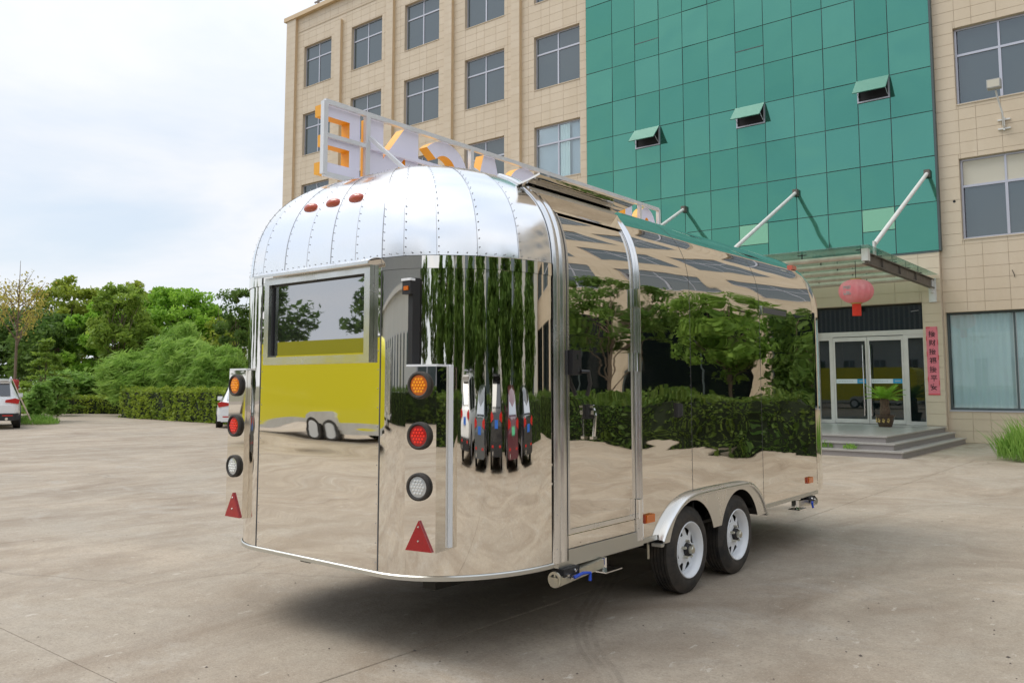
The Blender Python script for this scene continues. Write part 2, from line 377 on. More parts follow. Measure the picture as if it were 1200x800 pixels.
def mesh(mb, mt, name='m', smooth=None, off=None):
    me = bpy.data.meshes.new(name)
    vs = mb.v if off is None else [(a-off[0], b-off[1], c-off[2]) for a, b, c in mb.v]
    me.from_pydata(vs, [], mb.f); me.update()
    me.materials.append(MATS[mt])
    if smooth is not None:
        me.polygons.foreach_set('use_smooth', [True]*len(me.polygons))
        if smooth < 180: me.set_sharp_from_angle(angle=R(smooth))
    return me
def recalc(me):
    import bmesh
    bm = bmesh.new(); bm.from_mesh(me); bmesh.ops.recalc_face_normals(bm, faces=bm.faces); bm.to_mesh(me); bm.free()
def tag(o, label=None, cat=None, group=None, kind=None):
    if label: o['label'] = label
    if cat: o['category'] = cat
    if group: o['group'] = group
    if kind: o['kind'] = kind
    return o
def thing(name, loc, label, cat, group=None):
    return tag(link(name, None, None, Vector(loc)), label, cat, group)
def part(name, mb, mt, parent, smooth=None, fix=False, kind=None, label=None):
    """vertices in world coordinates; becomes a child of parent"""
    me = mesh(mb, mt, name, smooth, wloc(parent) if parent else None)
    if fix: recalc(me)
    return tag(link(name, me, parent), kind=kind, label=label)
def solo(name, mb, mt, label=None, cat=None, group=None, kind=None, smooth=None, at=None, fix=False):
    """a thing that is one mesh"""
    at = Vector(at) if at is not None else Vector((0, 0, 0))
    me = mesh(mb, mt, name, smooth, at)
    if fix: recalc(me)
    return tag(link(name, me, None, at), label, cat, group, kind)
def copy_tree(o, parent=None):
    c = o.copy(); COL.objects.link(c); c.parent = parent
    for ch in list(o.children): copy_tree(ch, c)
    return c
def rects_minus(x0, x1, z0, z1, holes):
    xs = sorted({x0, x1, *[min(max(v, x0), x1) for h in holes for v in h[:2]]})
    out = []
    for a, b in zip(xs, xs[1:]):
        if b-a < 1e-5: continue
        m = (a+b)/2; zc = z0
        for h in sorted([h for h in holes if h[0] < m < h[1] and h[3] > z0 and h[2] < z1], key=lambda h: h[2]):
            if h[2] > zc+1e-5: out.append((a, b, zc, h[2]))
            zc = max(zc, h[3])
        if zc < z1-1e-5: out.append((a, b, zc, z1))
    return out
def quads_mesh(name, verts, mt):
    """fast mesh of loose quads from an (n,4,3) array"""
    n = len(verts); me = bpy.data.meshes.new(name)
    me.vertices.add(n*4); me.vertices.foreach_set('co', verts.astype(np.float32).ravel())
    me.loops.add(n*4); me.loops.foreach_set('vertex_index', np.arange(n*4, dtype=np.int32))
    me.polygons.add(n); me.polygons.foreach_set('loop_start', np.arange(0, n*4, 4, dtype=np.int32))
    me.update(calc_edges=True); me.materials.append(MATS[mt]); return me
def leaves(P, size, up=.35, aspect=.5, jit=.5, dirs=None):
    """rhombic leaves at points P; returns (n,4,3)"""
    n = len(P); nr = rng.normal(size=(n, 3)); nr[:, 2] += up*2; nr /= np.linalg.norm(nr, axis=1)[:, None]
    t = rng.normal(size=(n, 3)) if dirs is None else dirs+rng.normal(size=(n, 3))*.35
    t -= nr*(t*nr).sum(1)[:, None]; t /= np.linalg.norm(t, axis=1)[:, None]+1e-9
    b = np.cross(nr, t); s = (size*(1+jit*rng.normal(size=n)).clip(.4, 2))[:, None]
    return np.stack([P-t*s*.5, P+b*s*aspect*.5-t*s*.05, P+t*s*.5, P-b*s*aspect*.5-t*s*.05], 1)

# ------------------------------------------------------------------ ground
GY = 23.735                                                   # facade line of the office building
tag(link('ground', mesh(MB().add([(-900, -900, -.05), (900, -900, -.05), (900, 900, -.05), (-900, 900, -.05)], [(0, 1, 2, 3)]), 'soil')), kind='structure')
pave = tag(link('pavement', mesh(MB().add([(-75, -60, -.022), (30, -60, -.022), (30, 24, -.022), (-75, 24, -.022)], [(0, 1, 2, 3)]), 'joint')), kind='structure')
SLX, SLY = 5.2, 8.1
sb = MB(); gx, gy, e = SLX/2-.003, SLY/2-.003, .006
sb.add([(-gx, -gy, -.02), (gx, -gy, -.02), (gx, gy, -.02), (-gx, gy, -.02), (-gx, -gy, -e/2), (gx, -gy, -e/2), (gx, gy, -e/2), (-gx, gy, -e/2),
        (-gx+e, -gy+e, 0), (gx-e, -gy+e, 0), (gx-e, gy-e, 0), (-gx+e, gy-e, 0)],
       [(8, 9, 10, 11)]+[(a, (a+1) % 4, (a+1) % 4+4, a+4) for a in range(4)]+[(a+4, (a+1) % 4+4, (a+1) % 4+8, a+8) for a in range(4)])
slab_me = mesh(sb, 'concrete', 'slab')
for i in range(-11, 6):
    for j in range(-6, 3):
        x = -3.42+SLX*(i+.5)
        y = 10.15+SLY*(j+.5)
        if y > 17: continue
        if x < -62 or x > 29: continue
        o = link('slab', slab_me, pave, (x, y, random.uniform(-.0015, .0015)))
# strip of older concrete between the last slabs and the building
m_ = MB(); m_.add([(-62, 18.256, -.004), (28, 18.256, -.004), (28, 23.9, -.004), (-62, 23.9, -.004)], [(0, 1, 2, 3)])
tag(link('apron', mesh(m_, 'concrete')), kind='structure')
# loose grit
pb = MB()
for k in range(170):
    px = random.uniform(-40, 1240); py = 520+280*random.random()**.7
    if 440 < px < 900 and py < 720: continue
    p = gnd(px, py); s = random.uniform(.002, .007)*(1.6 if random.random() < .08 else 1)
    a = random.uniform(0, 6.28); c, q = math.cos(a)*s, math.sin(a)*s
    pb.add([(p.x+c*1.5, p.y+q*1.5, .001), (p.x-q, p.y+c, .001), (p.x-c, p.y-q, .001), (p.x+q, p.y-c, .001), (p.x, p.y, s*.8)], [(0, 1, 4), (1, 2, 4), (2, 3, 4), (3, 0, 4)])
tag(link('grit', mesh(pb, 'pebble')), 'dark grit and crumbs strewn on the concrete', 'grit', kind='stuff')

# ------------------------------------------------------------------ office building
X0, X1, ZT = -33.7, 34.0, 19.2                                # wings' ends and parapet
GX0, GX1 = -16.03, -5.0                                       # green curtain wall
ob = thing('office_building', (-14, GY, 0), 'beige tiled office block with a green glass curtain wall over its entrance', 'building')
win = []                                                      # x0, x1, z0, z1, kind
for c in range(5):
    for zt in (17.65, 14.33, 10.89, 7.45, 3.7): win.append((-32.43+3.5*c, -30.38+3.5*c, zt-2.03, zt, 'two'))
for c in range(8):
    x = -4.47+4.75*c
    if x+3.5 > X1: break
    for z0, z1 in ((5.19, 7.3), (8.74, 10.8), (12.3, 14.35), (15.8, 17.85)): win.append((x, x+3.5, z0, z1, 'wide'))
    win.append((x-.48, x+(3.3 if c == 0 else 3.75), .817, 3.32 if c == 0 else 3.9, 'shop'))
DOOR = (-8.32, -5.47, .0, 3.62)
holes = [w[:4] for w in win]+[DOOR]
wl = MB()
for a, b, c, d in rects_minus(X0, GX0, -.04, ZT, holes)+rects_minus(GX1, X1, -.04, ZT, holes): wl.box(a, b, GY+.012, GY+.3, c, d)
for a, b, c, d in rects_minus(GX0, GX1, -.04, 4.94, holes): wl.box(a, b, GY-.14, GY+.3, c, d)
wl.box(GX0, GX1, GY+.05, GY+.3, 4.94, 20.5)                    # backing of the curtain wall
wl.box(X0, X1, GY+13, GY+13.3, -.04, ZT); wl.box(X0, X0+.3, GY+.3, GY+13, -.04, ZT); wl.box(X1-.3, X1, GY+.3, GY+13, -.04, ZT)
wall = part('wall', wl, 'tile_grout', ob)
part('roof', MB().box(X0+.2, X1-.2, GY+.31, GY+12.9, ZT-.35, ZT-.1), 'roof_grey', ob)
part('cornice', MB().box(X0-.16, GX0, GY-.2, GY+.012, ZT, ZT+.2).box(GX1, X1, GY-.2, GY+.012, ZT, ZT+.2).box(X0-.16, X1, GY+.012, GY+.5, ZT, ZT+.2), 'pier', ob)
part('fascia_line', MB().box(X0+.8, GX0, GY-.02, GY+.0, 18.47, 18.53), 'tile_grout', ob)
for x0, x1, zt in ((X0, -32.98, ZT), (-29.98, -29.56, 18.2), (-26.46, -26.04, 18.2), (-22.96, -22.54, 18.2), (-19.44, -19.02, 18.2)):
    pl = part('pilaster', MB().box(x0, x1, GY-.13, GY-.001, 0, zt), 'pier', ob)  # darker orange body colour imitates shade on the side faces
    q = MB(); z = 0
    while z < zt-.05: zz = min(z+.3, zt); q.add([(x0+.002, GY-.138, z+.004), (x1-.002, GY-.138, z+.004), (x1-.002, GY-.138, zz-.004), (x0+.002, GY-.138, zz-.004)], [(0, 1, 2, 3)]); z = zz
    part('tile_facing', q, 'tile', pl, kind='stuff')
# wall tiles: the near right wing piece by piece, the others joined
def tile_rects(x0, x1, z0, z1, holes, widths, h):
    out = []; r = 0; z = z0
    while z < z1-.02:
        zt = min(z+h, z1); x = x0; k = 0
        while x < x1-.02:
            xt = min(x+widths[k % len(widths)], x1); k += 1
            hs = [q for q in holes if q[0] < xt and q[1] > x and q[2] < zt and q[3] > z]
            out += [(x, xt, z, zt)] if not hs else rects_minus(x, xt, z, zt, hs)
            x = xt
        z = zt; r += 1
    return out
def tile_box(mb, a, b, c, d, yf, yb, g=.0045):
    mb.add([(a+g, yf, c+g), (b-g, yf, c+g), (b-g, yf, d-g), (a+g, yf, d-g), (a+g, yb, c+g), (b-g, yb, c+g), (b-g, yb, d-g), (a+g, yb, d-g)],
           [(0, 1, 2, 3), (0, 4, 5, 1), (1, 5, 6, 2), (2, 6, 7, 3), (3, 7, 4, 0)])
tcache = {}
def single_tile(a, b, c, d, yf, yb, parent):
    if b-a < .03 or d-c < .03: return
    key = (round(b-a, 2), round(d-c, 2), round(yb-yf, 3))
    if key not in tcache:
        q = MB(); tile_box(q, -(b-a)/2, (b-a)/2, -(d-c)/2, (d-c)/2, 0, yb-yf); tcache[key] = mesh(q, 'tile', 'tile')
    link('tile', tcache[key], parent, Vector(((a+b)/2, yf+random.uniform(-.0015, .0015), (c+d)/2))-wloc(parent))
nt_ = 0
for a, b, c, d in tile_rects(GX1+.002, -1.0, .0, 12.2, holes, (.57, .40, .57, .76), .297):
    single_tile(a, b, c, d, GY, GY+.0115, wall); nt_ += 1
for a, b, c, d in tile_rects(DOOR[0]-.6, GX1-.002, 3.3, 4.94, holes, (.6, .8), .297)+tile_rects(DOOR[1], GX1-.002, 0.42, 3.3, holes, (.6,), .297):
    single_tile(a, b, c, d, GY-.152, GY-.1405, wall); nt_ += 1
far_t = MB()
for a, b, c, d in tile_rects(X0, GX0-.002, 0, ZT, holes, (.6, .6, .4), .3)+tile_rects(GX1+.002, -1.0, 12.2, ZT, holes, (.57, .40, .57, .76), .297)+tile_rects(-1.0, X1, 0, ZT, holes, (.9, .6), .45):
    if b-a > .02 and d-c > .02: tile_box(far_t, a, b, c, d, GY, GY+.0115)
for a, b, c, d in tile_rects(GX0, DOOR[0]-.6, 0, 4.94, holes, (.6, .8), .297): tile_box(far_t, a, b, c, d, GY-.152, GY-.1405)
part('tile_cladding', far_t, 'tile', wall, kind='stuff')
# windows
XM = 1.03
def window(x0, x1, z0, z1, kind, idx):
    yf = GY+.13; fr = MB(); t = .05
    def frame(a, b, c, d, y=yf, t=t): fr.box(a, a+t, y, y+.06, c, d); fr.box(b-t, b, y, y+.06, c, d); fr.box(a+t, b-t, y, y+.06, d-t, d); fr.box(a+t, b-t, y, y+.06, c, c+t)
    frame(x0+.003, x1-.003, z0+.003, z1-.003)
    fr.box(x0, x1, GY+.25, GY+.28, z0, z1)
    panes = []
    if kind == 'two':
        zt = z1-.68; xm = (x0+x1)/2
        fr.box(x0+t, x1-t, yf-.01, yf+.055, zt-.03, zt+.03); fr.box(xm-.032, xm+.032, yf-.006, yf+.057, z0+t, zt-.03); fr.box(xm-.025, xm+.025, yf-.004, yf+.057, zt+.03, z1-t)
        panes = [(x0+t, xm-.03, z0+t, zt-.03), (xm+.03, x1-t, z0+t, zt-.03), (x0+t, xm-.025, zt+.03, z1-t), (xm+.025, x1-t, zt+.03, z1-t)]
    elif kind == 'wide':
        zt = z1-.72; xm = x0+XM
        fr.box(x0+t, x1-t, yf-.01, yf+.055, zt-.03, zt+.03)
        for q in (xm, x0+2.2): fr.box(q-.032, q+.032, yf-.006, yf+.057, z0+t, zt-.03); fr.box(q-.025, q+.025, yf-.004, yf+.057, zt+.03, z1-t)
        xs = [x0+t, xm, x0+2.2, x1-t]
        for a, b in zip(xs, xs[1:]): panes += [(a+.03, b-.03, z0+t, zt-.03), (a+.03, b-.03, zt+.03, z1-t)]
    else:
        xs = [x0+t, x0+1.52, x1-t]
        fr.box(x0+1.50, x0+1.54, yf-.006, yf+.057, z0+t, z1-t)
        panes = [(x0+t, x0+1.48, z0+t, z1-t), (x0+1.56, x1-t, z0+t, z1-t)]
    curt = (kind == 'shop' and idx == 'first')
    fo = part('window', fr, 'dark_frame' if kind == 'shop' else 'alu_frame', ob)
    for k, (a, b, c, d) in enumerate(panes):
        gm = 'curtain_glass' if curt or idx == 'curtained' else 'shop_glass' if kind == 'shop' else 'window_glass'
        p = part('pane', MB().box(a, b, yf+.02, yf+.03, c, d), gm, fo)
        p.rotation_euler = (0, 0, 0)
    if curt or idx == 'curtained':
        cu = MB(); n = 150 if curt else 40
        xa, xb = (x0+.07, x1-.06) if curt else (x0+.95, x0+1.5)
        cu.grid(lambda u, v: (u, GY+.192+.030*math.sin(u*(34 if curt else 45)+.6*math.sin(u*7))*(1-.2*v), z0+.06+(z1-z0-.12)*v), lin(xa, xb, n), [0, .5, 1])
        part('curtain', cu, 'curtain', fo, smooth=180)
    if idx == 'blind':
        part('blind', MB().box(x0+.06, x1-.06, yf+.012, yf+.018, z1-.69, z1-.06), 'blind', fo)
    part('sill', MB().box(x0+.002, x1-.002, GY-.02, GY+.128, z0-.03, z0+.002), 'alu_frame' if kind == 'shop' else 'tile_grout', fo)
for w in win:
    i = ''
    if w[4] == 'shop' and abs(w[0]+4.95) < .05: i = 'first'
    if w[4] == 'two' and w[0] > -19 and abs(w[3]-10.89) < .01: i = 'curtained'
    if w[4] == 'wide' and abs(w[0]+4.47) < .05 and abs(w[3]-7.3) < .01: i = 'blind'
    window(*w, i)
# green curtain wall
cw = part('curtain_wall', MB().box(GX0, GX1+.04, GY-.10, GY+.049, 4.944, 20.5), 'dark_frame', ob)
gx = [-16.03, -14.95, -14.05, -13.14, -12.28, -11.39, -10.48, -9.58, -8.70, -7.82, -6.90, -6.05, -5.0]
gz = [4.95, 6.245, 7.46, 8.67, 9.88, 11.08, 12.29, 13.49, 14.70, 15.91, 17.12, 18.33, 19.54, 20.5]
VENT = {(2, 3): 'open', (6, 3): 'open', (10, 3): 'open', (2, 6): 'shut', (6, 5): 'shut', (6, 0): 'pale', (10, 0): 'pale', (2, 0): 'pale'}
def gpane(a, b, c, d, mt='green_glass', parent=None, nm='glass_panel', tilt=.007):
    q = MB(); wv, hv = (b-a)/2-.011, (d-c)/2-.011
    q.box(-wv, wv, 0, .012, -hv, hv)
    me = mesh(q, mt, nm); o = link(nm, me, parent or cw, Vector(((a+b)/2, GY-.116, (c+d)/2))-wloc(parent or cw))
    o.rotation_euler = (random.gauss(0, tilt), 0, random.gauss(0, tilt)); return o
for i in range(12):
    for j in range(13):
        a, b, c, d = gx[i], gx[i+1], gz[j], gz[j+1]; v = VENT.get((i, j)); zs = d-.62
        if not v: gpane(a, b, c, d); continue
        gpane(a, b, c, zs)
        if v == 'pale': gpane(a, b, zs, d, 'pale_green_glass'); continue
        if v == 'shut':
            gpane(a, b, zs, d); part('vent_frame', MB().box(a+.01, b-.01, GY-.125, GY-.101, zs-.018, zs+.008), 'dark_frame', cw); continue
        f = MB(); t = .035
        f.box(a, a+t, GY-.16, GY-.101, zs, d).box(b-t, b, GY-.16, GY-.101, zs, d).box(a+t, b-t, GY-.16, GY-.101, zs, zs+t).box(a+t, b-t, GY-.16, GY-.101, d-t, d)
        part('vent_frame', f, 'alu_frame', cw)
        part('vent_opening', MB().box(a+t, b-t, GY-.108, GY-.1005, zs+t, d-t), 'ink', cw)
        s = MB().box(-(b-a)/2-.01, (b-a)/2+.01, -.012, .012, -.60, 0); me = mesh(s, 'sash_glass')
        o = link('vent_sash', me, cw, Vector(((a+b)/2, GY-.175, d-.01))-wloc(cw)); o.rotation_euler = (R(-42), 0, 0)
        part('vent_stay', MB().bar((a+.05, GY-.16, zs+.1), (a+.05, GY-.42, d-.33), .012).bar((b-.05, GY-.16, zs+.1), (b-.05, GY-.42, d-.33), .012), 'alu_frame', cw)
part('edge_trim', MB().box(GX1, GX1+.05, GY-.16, GY-.001, 4.93, 20.5).box(GX0, GX1, GY-.165, GY-.101, 4.90, 4.943), 'dark_frame', cw)
# patched wall plate and drain holes
part('wall_plate', MB().box(-19.47, -19.12, GY-.03, GY-.002, 13.95, 14.42).box(-19.47, -19.12, GY-.028, GY-.002, 14.44, 14.86), 'grey_plate', ob)
part('drain_hole', MB().lathe([(.001, -.004), (.035, -.004), (.035, .006)], (-4.62, GY, 6.2), 'y', 10), 'ink', ob)
part('conduit', MB().tube([(-3.35, GY-.012, 4.12), (-3.36, GY-.03, 4.2), (-3.4, GY-.012, 4.3)], .008, 5), 'ink', ob)
# entrance: lobby, doors
DY = GY+.06; FZ = .40
part('lobby', MB().box(-9.5, -4.6, GY+6, GY+6.1, 0, 4).box(-9.6, -9.5, GY+.3, GY+6, 0, 4).box(-4.6, -4.5, GY+.3, GY+6, 0, 4).box(-9.5, -4.6, GY+.3, GY+6, 3.7, 3.8).box(-9.5, -4.6, GY+.3, GY+6, .3, FZ-.001), 'lobby', ob)
fr = MB(); t = .06
fr.box(-8.31, -5.48, DY-.01, DY+.06, 2.79, 2.92)                                  # head rail
for x0, x1 in ((-8.31, -8.25), (-7.97, -7.87), (-6.02, -5.90), (-5.53, -5.475)): fr.box(x0, x1, DY-.004, DY+.055, FZ, 2.789)
for a, b in ((-8.25, -7.97), (-5.90, -5.53)): fr.box(a, b, DY, DY+.05, FZ, FZ+.10); fr.box(a, b, DY, DY+.05, 2.70, 2.788)
ef = part('entrance_frame', fr, 'alu_door', ob)
part('transom_pane', MB().box(-8.31, -5.48, DY+.02, DY+.03, 2.921, 3.60), 'door_glass', ef)
part('transom_handle', MB().tube([(-5.78, DY, 3.40), (-5.78, DY-.05, 3.40), (-5.60, DY-.05, 3.42), (-5.60, DY, 3.42)], .01, 6), 'alu_frame', ef)
for a, b in ((-8.25, -7.97), (-5.90, -5.53)): part('side_pane', MB().box(a, b, DY+.02, DY+.03, FZ+.10, 2.70), 'door_glass', ef)
for a, b, hs in ((-7.865, -6.955, 1), (-6.945, -6.025, -1)):
    l = MB(); l.box(a, a+.05, DY+.0, DY+.045, FZ+.02, 2.77).box(b-.05, b, DY+.0, DY+.045, FZ+.02, 2.77).box(a+.05, b-.05, DY+.0, DY+.045, FZ+.02, FZ+.13).box(a+.05, b-.05, DY+.0, DY+.045, 2.66, 2.77)
    d = part('door', l, 'alu_door', ob)
    part('pane', MB().box(a+.05, b-.05, DY+.018, DY+.028, FZ+.13, 2.66), 'door_glass', d)
    hx = b-.09 if hs > 0 else a+.09
    part('handle', MB().tube([(hx, DY-.001, .62), (hx, DY-.07, .62), (hx, DY-.07, 2.55), (hx, DY-.001, 2.55)], .017, 8), 'chrome', d, smooth=40)
    part('sticker', MB().box(a+.052, b-.29, DY+.012, DY+.0175, 1.50, 1.62), 'sticker_white', d)
    part('sticker', MB().box(b-.289, b-.052, DY+.012, DY+.0175, 1.50, 1.62), 'sticker_blue', d)
    q = MB()
    for k in range(9): q.box(a+.12+k*.045, a+.145+k*.045, DY+.0105, DY+.0118, 1.548, 1.568)
    for k in range(5): q.box(b-.24+k*.03, b-.222+k*.03, DY+.0105, DY+.0118, 1.545, 1.58)
    part('sticker_print', q, 'wing_grey', d)
part('threshold', MB().box(-8.31, -5.48, DY-.05, DY+.06, .385, .41), 'granite_top', ob)
# canopy
CY = 17.85
cn = part('entrance_canopy', MB().box(-5.26, -5.13, CY, CY+.16, 4.02, 4.28).box(-12.36, -12.22, CY, CY+.16, 4.02, 4.28), 'white_paint', ob)
for x in (-5.195, -8.70, -12.29):
    part('beam', MB().box(x-.006, x+.006, CY+.02, GY-.18, 3.98, 4.18).box(x-.06, x+.06, CY+.02, GY-.18, 4.181, 4.20).box(x-.06, x+.06, CY+.02, GY-.18, 3.96, 3.979)
         .box(x-.05, x+.05, 19, 19.012, 3.98, 4.18).box(x-.05, x+.05, 20.4, 20.412, 3.98, 4.18).box(x-.05, x+.05, 21.8, 21.812, 3.98, 4.18), 'brown_steel', cn)
    part('bracket', MB().box(x-.09, x+.09, GY-.179, GY-.153, 3.60, 4.22).box(x-.03, x+.03, GY-.30, GY-.18, 3.84, 4.18), 'white_paint', cn)
for y in (CY+.12, CY+1.3, CY+2.45, CY+3.6, CY+4.75):
    part('purlin', MB().tube([(-12.25, y, 4.13), (-5.24, y, 4.13)], .055, 10), 'old_pipe', cn, smooth=40)
for k in range(6):
    a = -12.5+k*1.243
    for y0, y1 in ((CY-.25, CY+2.6), (CY+2.61, GY-.2)):
        part('glass_panel', MB().box(a+.006, a+1.237, y0, y1, 4.30, 4.314), 'canopy_glass', cn)
sp = MB()
for k in range(6):
    for y in (CY+.12, CY+1.3, CY+2.45, CY+3.6, CY+4.75):
        x = -5.3-k*1.243
        sp.tube([(x, y, 4.18), (x, y, 4.30)], .014, 6); sp.bar((x-.10, y, 4.27), (x+.10, y, 4.27), .02)
part('glass_fixing', sp, 'black_steel', cn)
for x in (-5.195, -8.70, -12.29):
    part('tie_rod', MB().tube([(x, CY+.75, 4.47), (x, GY-.22, 6.98)], .05, 10), 'white_paint', cn, smooth=40)
    part('rod_joint', MB().box(x-.02, x+.02, CY+.66, CY+.78, 4.18, 4.52), 'white_paint', cn)
    part('rod_anchor', MB().box(x-.07, x+.07, GY-.26, GY-.117, 6.90, 7.09), 'brown_steel', cn)

st = thing('entrance_steps', (-7.5, 20.5, 0), 'grey granite entrance steps in three tiers before the glass doors', 'steps')
for k, (xr, yf) in enumerate(((-4.56, 17.72), (-4.80, 18.02), (-5.02, 18.3))):
    z0, z1 = k*.133, (k+1)*.133; xl = -13.5
    w_ = GY-.16
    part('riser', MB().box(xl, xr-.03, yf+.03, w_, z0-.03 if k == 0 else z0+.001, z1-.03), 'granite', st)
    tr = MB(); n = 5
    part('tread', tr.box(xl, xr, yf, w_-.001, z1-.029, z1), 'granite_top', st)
# weeds on the steps
def tuft(name, P, n, h, spread, label, cat='grass', mt='grass', group=None, width=.012, kind='stuff'):
    a = rng.uniform(0, 6.283, n); r = np.sqrt(rng.uniform(0, 1, n)); base = np.stack([P[0]+spread[0]*r*np.cos(a), P[1]+spread[1]*r*np.sin(a), np.full(n, P[2])], 1)
    hh = h*(1-.55*r**2)*rng.uniform(.5, 1.1, n); le = rng.normal(size=(n, 2))*.35
    tip = base+np.stack([le[:, 0]*hh, le[:, 1]*hh, hh], 1); mid = base*.45+tip*.55; mid[:, 2] += hh*.12
    b = rng.uniform(0, 6.283, n); sd = np.stack([np.cos(b), np.sin(b), np.zeros(n)], 1)*width
    q = np.stack([base, mid+sd, tip, mid-sd], 1)-np.array(P)
    return tag(link(name, quads_mesh(name, q, mt), None, P), label, cat, group, kind)

# ------------------------------------------------------------------ things at the entrance
ln = thing('paper_lantern', (-5.5, 18.6, 3.12), 'faded pink oval lantern with red tassel hanging under the canopy', 'lantern')
LX, LY, LZ = -5.60, 18.55, 3.47
q = MB(); nseg = 16; prof = [(t, math.cos(t)) for t in lin(-1.35, 1.35, 15)]
def lan(u, v):
    t = -1.32+2.64*v; rr = .36*(math.cos(t))**.75*(1-.045*abs(math.sin(u*nseg/2))); return (LX+rr*math.cos(u), LY+rr*math.sin(u), LZ+.25*math.sin(t)/math.sin(1.32))
part('lantern_body', q.grid(lan, lin(0, 2*math.pi, 97), lin(0, 1, 15)), 'lantern_cloth', ln, smooth=60)
part('lantern_ring', MB().lathe([(.09, -.02), (.115, -.02), (.115, .02), (.09, .02)], (LX, LY, LZ-.255), 'z', 20, True).lathe([(.09, -.015), (.115, -.015), (.115, .02), (.09, .02)], (LX, LY, LZ+.255), 'z', 20, True), 'gold', ln)
q = MB()
for k in range(26):
    a = k/26*6.283; q.tube([(LX+.08*math.cos(a), LY+.08*math.sin(a), LZ-.27), (LX+.08*math.cos(a), LY+.08*math.sin(a), LZ-.53)], .012, 5)
part('tassel', q, 'tassel', ln)
part('cord', MB().tube([(LX, LY, LZ+.25), (LX, LY, 4.13)], .008, 5), 'ink', ln)
q = MB()
for k in range(5):
    for j in range(2):
        a = -2.05+k*.105; z = LZ+.05-j*.12; rr = .352*math.cos(math.asin(min(1, abs(z-LZ)/.26)))**.75
        p = Vector((LX+rr*math.cos(a), LY+rr*math.sin(a), z)); tg = Vector((-math.sin(a), math.cos(a), 0))
        q.bar(p-tg*.02+Vector((0, 0, .035)), p+tg*.02+Vector((0, 0, .03)), .012); q.bar(p-tg*.015, p+tg*.02-Vector((0, 0, .01)), .012); q.bar(p+Vector((0, 0, .045)), p-Vector((0, 0, .03)), .01)
part('print', q, 'grey_plate', ln)

def text_mesh(txt, size, mt, name):
    cu = bpy.data.curves.new(name, 'FONT'); cu.body = txt; cu.size = size; cu.align_x = 'CENTER'; cu.align_y = 'CENTER'; cu.offset = size*.012
    o = bpy.data.objects.new(name, cu); COL.objects.link(o); bpy.context.view_layer.update()
    me = bpy.data.meshes.new_from_object(o.evaluated_get(bpy.context.evaluated_depsgraph_get())); bpy.data.objects.remove(o)
    me.materials.clear(); me.materials.append(MATS[mt]); return me
bn = thing('paper_couplet', (-5.26, GY-.155, 1.2), 'pink paper couplet with black brush characters pasted beside the doors', 'banner')
q = MB(); q.grid(lambda u, v: (u, GY-.156-.004*abs(math.sin(v*9))-(.05 if (u > -5.16 and v > 2.85) else 0)*(v-2.85)/.12, v), lin(-5.40, -5.12, 8), lin(1.2, 2.96, 40))
part('paper', q, 'banner_paper', bn)
part('border', MB().box(-5.40, -5.12, GY-.165, GY-.1605, 1.2, 1.225).box(-5.40, -5.3, GY-.165, GY-.1605, 2.935, 2.96), 'banner_red', bn)
q = MB()
for z in (1.55, 2.2, 2.6):
    q.box(-5.40, -5.385, GY-.165, GY-.1605, z, z+.12); q.box(-5.135, -5.12, GY-.165, GY-.1605, z-.1, z+.02)
part('edge_mark', q, 'banner_red', bn)
for k, ch in enumerate('接财接福接平安'):
    try:
        me = text_mesh(ch, .17, 'ink', 'character'); o = link('character', me, bn, Vector((-5.26+.01*math.sin(k*3), GY-.162, 2.76-k*.228))-wloc(bn)); o.rotation_euler = (math.pi/2, 0, 0)
    except Exception as ex: print('text', ex)

pt = thing('potted_cycad', (-6.18, 22.45, .399), 'small cycad palm in a brown glazed pot by the glass doors', 'plant')
PX, PY = -6.18, 22.45
part('pot', MB().lathe([(.15, .399), (.16, .42), (.2, .55), (.225, .66), (.235, .665), (.235, .70), (.205, .70), (.19, .62)], (PX, PY, 0), 'z', 28), 'pot_glaze', pt, smooth=40)
q = MB()
for k in range(4):
    a = -2.6+k*.55; q = MB()
    for m in range(5):
        b = m*1.257; c = Vector((PX+.205*math.cos(a+.09*math.cos(b)), PY+.205*math.sin(a+.09*math.cos(b)), .56+.045*math.sin(b)+.01)); q.lathe([(.001, -.012), (.022, 0), (.001, .012)], c, 'y', 6)
    part('pot_flower', q, 'gold', pt)

part('soil', MB().lathe([(.001, .655), (.2, .65)], (PX, PY, 0), 'z', 20), 'soil', pt)
part('trunk', MB().lathe([(.08, .64), (.12, .70), (.125, .8), (.105, .95), (.115, 1.06), (.07, 1.12), (.001, 1.13)], (PX, PY, 0), 'z', 18), 'palm_trunk', pt, smooth=60)
for k in range(20):
    a = k*2.4; el = R(62-2.6*k) if k < 19 else R(15); L = .52+.08*math.sin(k*5)
    q = MB(); pts = []; d0 = Vector((math.cos(a)*math.cos(el), math.sin(a)*math.cos(el), math.sin(el))); p = Vector((PX, PY, 1.08)); v = d0.copy()
    for s in range(9): pts.append(p.copy()); p += v*(L/8); v = (v+Vector((0, 0, -.085))).normalized()
    q.tube(pts, [.009-.0009*i for i in range(9)], 5)
    for i in range(1, 9):
        for sd in (-1, 1):
            for hh in (0, .5):
                c = pts[i-1].lerp(pts[i], hh+.5*(i > 8)); tn = (pts[i]-pts[i-1]).normalized(); s_ = tn.cross(Vector((0, 0, 1))).normalized()*sd
                tip = c+(s_*.8+tn*.55+Vector((0, 0, .22)))*(.17*math.sin(math.pi*min(.97, (i+hh)/9.3))+.03); n_ = tn*.016
                q.add([c-n_, c+n_, tip], [(0, 1, 2)])
    part('frond', q, 'leaf_cycad', pt)

